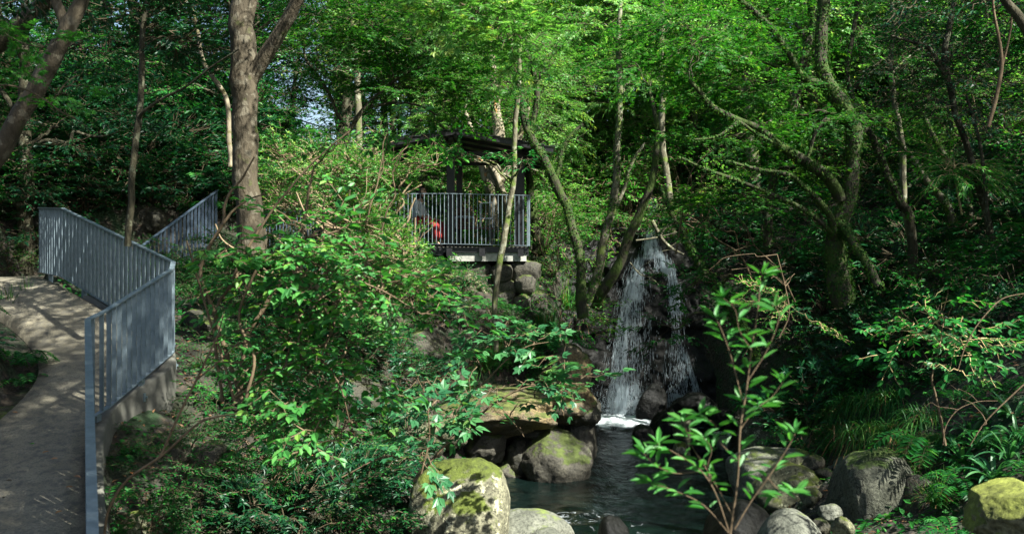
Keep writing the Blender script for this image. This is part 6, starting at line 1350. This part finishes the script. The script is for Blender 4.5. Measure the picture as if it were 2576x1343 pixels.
# a few fallen leaves on the path
for i, (px, py, lab) in enumerate([(124, 1148, 'orange fallen leaf on the path, upper of the two near the middle'), (145, 1166, 'orange fallen leaf on the path, lower of the two near the middle'), (184, 1210, 'large rust-red leaf on the path close to the railing'), (165, 1240, 'small rust leaf with a long stalk on the path'), (158, 1300, 'reddish leaf lowest on the path'), (30, 1048, 'red leaf near the left verge of the path'), (86, 1128, 'pale green fallen leaf on the path'), (30, 1222, 'dark curled leaf at the left of the path'), (8, 1268, 'dark curled leaf at the very left edge of the path')]):
    a_ = (671.5 - py) / F; Dd = np.linspace(6, 16, 400); X = (px - 1288) / F * Dd; sdd, pz = path_info(np.stack([X, Dd], 1)); k = np.argmax(pz + .01 >= a_ * Dd); D = Dd[k]
    p = np.array([X[k], D, pz[k] + .055]); s = .075 if i != 2 else .10
    V, Q, R = leaves(np.zeros((1, 3)), rg.normal(0, 1, (1, 3)) * (1, .6, 0), np.array([[.1, -.25, 1.0]]), np.array([s]), np.array([s * .45]), 'oval', np.array([.9])); a = Acc(); a.add(V, Q, 0, .9)
    lf = link('fallen_leaf', a.mesh('fallen_leaf', [M[['leaf_dry', 'leaf_dry', 'leaf_dry', 'leaf_dry', 'leaf_dry', 'leaf_dry', 'leaf_bright', 'twig_dark', 'twig_dark'][i]]]), loc=tuple(p)); tag(lf, lab, 'leaf', 'fallen leaves on the path')

# ------------------------------------------------------------------ trees standing behind
def proto(kind, leafm, bark, seed, H=9.0, n=150, sc=1.15, flat=False, lean=.6):
    rg = np.random.default_rng(seed)
    top = np.array((rg.normal(0, lean), rg.normal(0, lean), H)); st = [(np.array([(0, 0, -.6), (rg.normal(0, .1), rg.normal(0, .1), H * .3), top * .62 + rg.normal(0, .2, 3), top]), np.array([.20, .15, .10, .03]))]
    for k in range(4):
        h = rg.uniform(.3, .65); b = top * h; an = k * 1.7 + rg.uniform(-.4, .4); l = rg.uniform(1.4, 2.6); st.append((np.array([b, b + (l * .4 * math.cos(an), l * .4 * math.sin(an), l * .45), b + (l * math.cos(an), l * math.sin(an), l * .8)]), np.array([.07, .05, .02])))
    bl = []
    for k in range(13):
        h = rg.uniform(.12, 1.05) * H; rr = 2.3 * (1.1 - abs(h / H - .6)); an = rg.uniform(0, 6.28); q = rg.uniform(.3, 1.0) * rr
        bl.append((np.array((q * math.cos(an), q * math.sin(an), h)), np.array((1.15, 1.15, .7)) * rg.uniform(.8, 1.25), n // 11))
    r = tree('forest_tree', 'x', 'tree', None, st, bl, kind, bark, leafm, seed, sides=7, scale=sc, flat=flat, base=(0, 0, 0), links=4)
    return r
PR = [proto('far', 'leaf_mid', 'bark_dark', 701, 9, 170), proto('far', 'leaf_sun_tint', 'bark_lichen', 702, 10, 170), proto('narrow', 'leaf_sun_tint', 'bark_lichen', 703, 8, 230, 1.5), proto('maple', 'leaf_maple', 'bark_moss', 704, 8.5, 190, 1.35, True), proto('far', 'leaf_dark', 'bark_dark', 705, 9.5, 170, 1.0)]
DESC = ['mid green bushy tree', 'bright green loose tree', 'pale feathery narrow-leaved tree', 'layered green maple', 'dark dense evergreen tree']
spots = []
def put_tree(k, x, y, s, rz, z=None):
    z = float(ground(x, y, False)[0]) if z is None else z
    r = copy_tree(PR[k]); r.location = (x, y, z - .1); r.scale = (s, s, s * 1.05); r.rotation_euler = (0, 0, rz)
    px = 1288 + x / y * F
    reg = ('beyond the hilltop fence at the left' if px < 560 else 'behind the azalea left of the pavilion' if px < 980 else 'in the bright wood behind the pavilion' if px < 1450 else 'on the rise behind the waterfall' if px < 1850 else 'on the right hillside among the trunks' if px < 2300 else 'at the top of the shaded right slope')
    dist = 'nearer ' if y < 33 else 'distant ' if y > 43 else ''
    zc = float(ground(x, y, False)[0]) + 5 * s; tag(r, where(dist + DESC[k], px, max(20, 671 - zc / y * F), y) or dist + DESC[k] + ' ' + reg, 'tree', 'background trees ' + reg)
    spots.append((x, y))
rg = np.random.default_rng(1234)
for (y0, y1, stp) in ((28, 31, 3.0), (33, 36, 3.0), (39, 43, 3.3), (47, 52, 3.8), (58, 66, 5.0)):
    x = -y0 * .56
    while x < y0 * .58:
        y = rg.uniform(y0, y1); px = 1288 + x / y * F
        gap = (772 < px < 838) and y < 56 or (1130 < px < 1320 and y < 31) or (1340 < px < 1820 and y < 32)
        if px < 620 and y < 38: gap = gap or rg.random() < .75
        if not gap:
            c = rg.random()
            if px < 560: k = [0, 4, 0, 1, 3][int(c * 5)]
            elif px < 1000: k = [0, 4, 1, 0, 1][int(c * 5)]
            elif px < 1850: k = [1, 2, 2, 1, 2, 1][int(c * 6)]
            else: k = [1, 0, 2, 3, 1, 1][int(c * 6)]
            put_tree(k, x, y, rg.uniform(.85, 1.3) * (1 + (y - 30) * .006), rg.uniform(0, 6.28))
        x += stp * rg.uniform(.75, 1.3)
x = -11.5
while x < -1.5:
    px = 1288 + x / 38 * F
    if not 765 < px < 840: put_tree([0, 1, 4][rg.integers(3)], x, rg.uniform(37, 40), rg.uniform(.55, .8), rg.uniform(0, 6))
    x += rg.uniform(1.1, 1.7)
for (k, x, y, s) in ((2, 2.2, 31.5, .75), (1, 5.8, 31, .7), (2, 6.8, 33, .8), (1, .9, 30.5, .6), (2, 3.9, 34, .8), (1, 7.8, 30, .65), (1, -.3, 27.5, .5), (2, -1.7, 28.5, .6), (1, .9, 28, .55), (2, .3, 29.5, .7)): put_tree(k, x, y, s, rg.uniform(0, 6))
# trees added, most out of view, to shade the left slope and right bank
for (k, x, y, s) in ((4, -9.5, 19.5, .85), (4, -12, 23, 1.0), (0, -7.2, 25.5, .8), (4, -13, 16, .9), (4, 10.5, 17, .95), (4, 13.5, 21, 1.0), (0, 14, 26, 1.0), (4, 12.5, 13, .9), (0, 15.5, 19, 1.0), (4, 9.5, 12.5, .75), (4, 11.5, 7.5, .8)):
    put_tree(k, x, y, s, rg.uniform(0, 6.28))
for p in PR:
    for ch in list(p.children): bpy.data.objects.remove(ch)
    bpy.data.objects.remove(p)
print('trees', len(spots), 'quads', sum(len(o.data.polygons) for o in SC.objects if o.type == 'MESH'), 'unique', sum(len(m.polygons) for m in bpy.data.meshes))
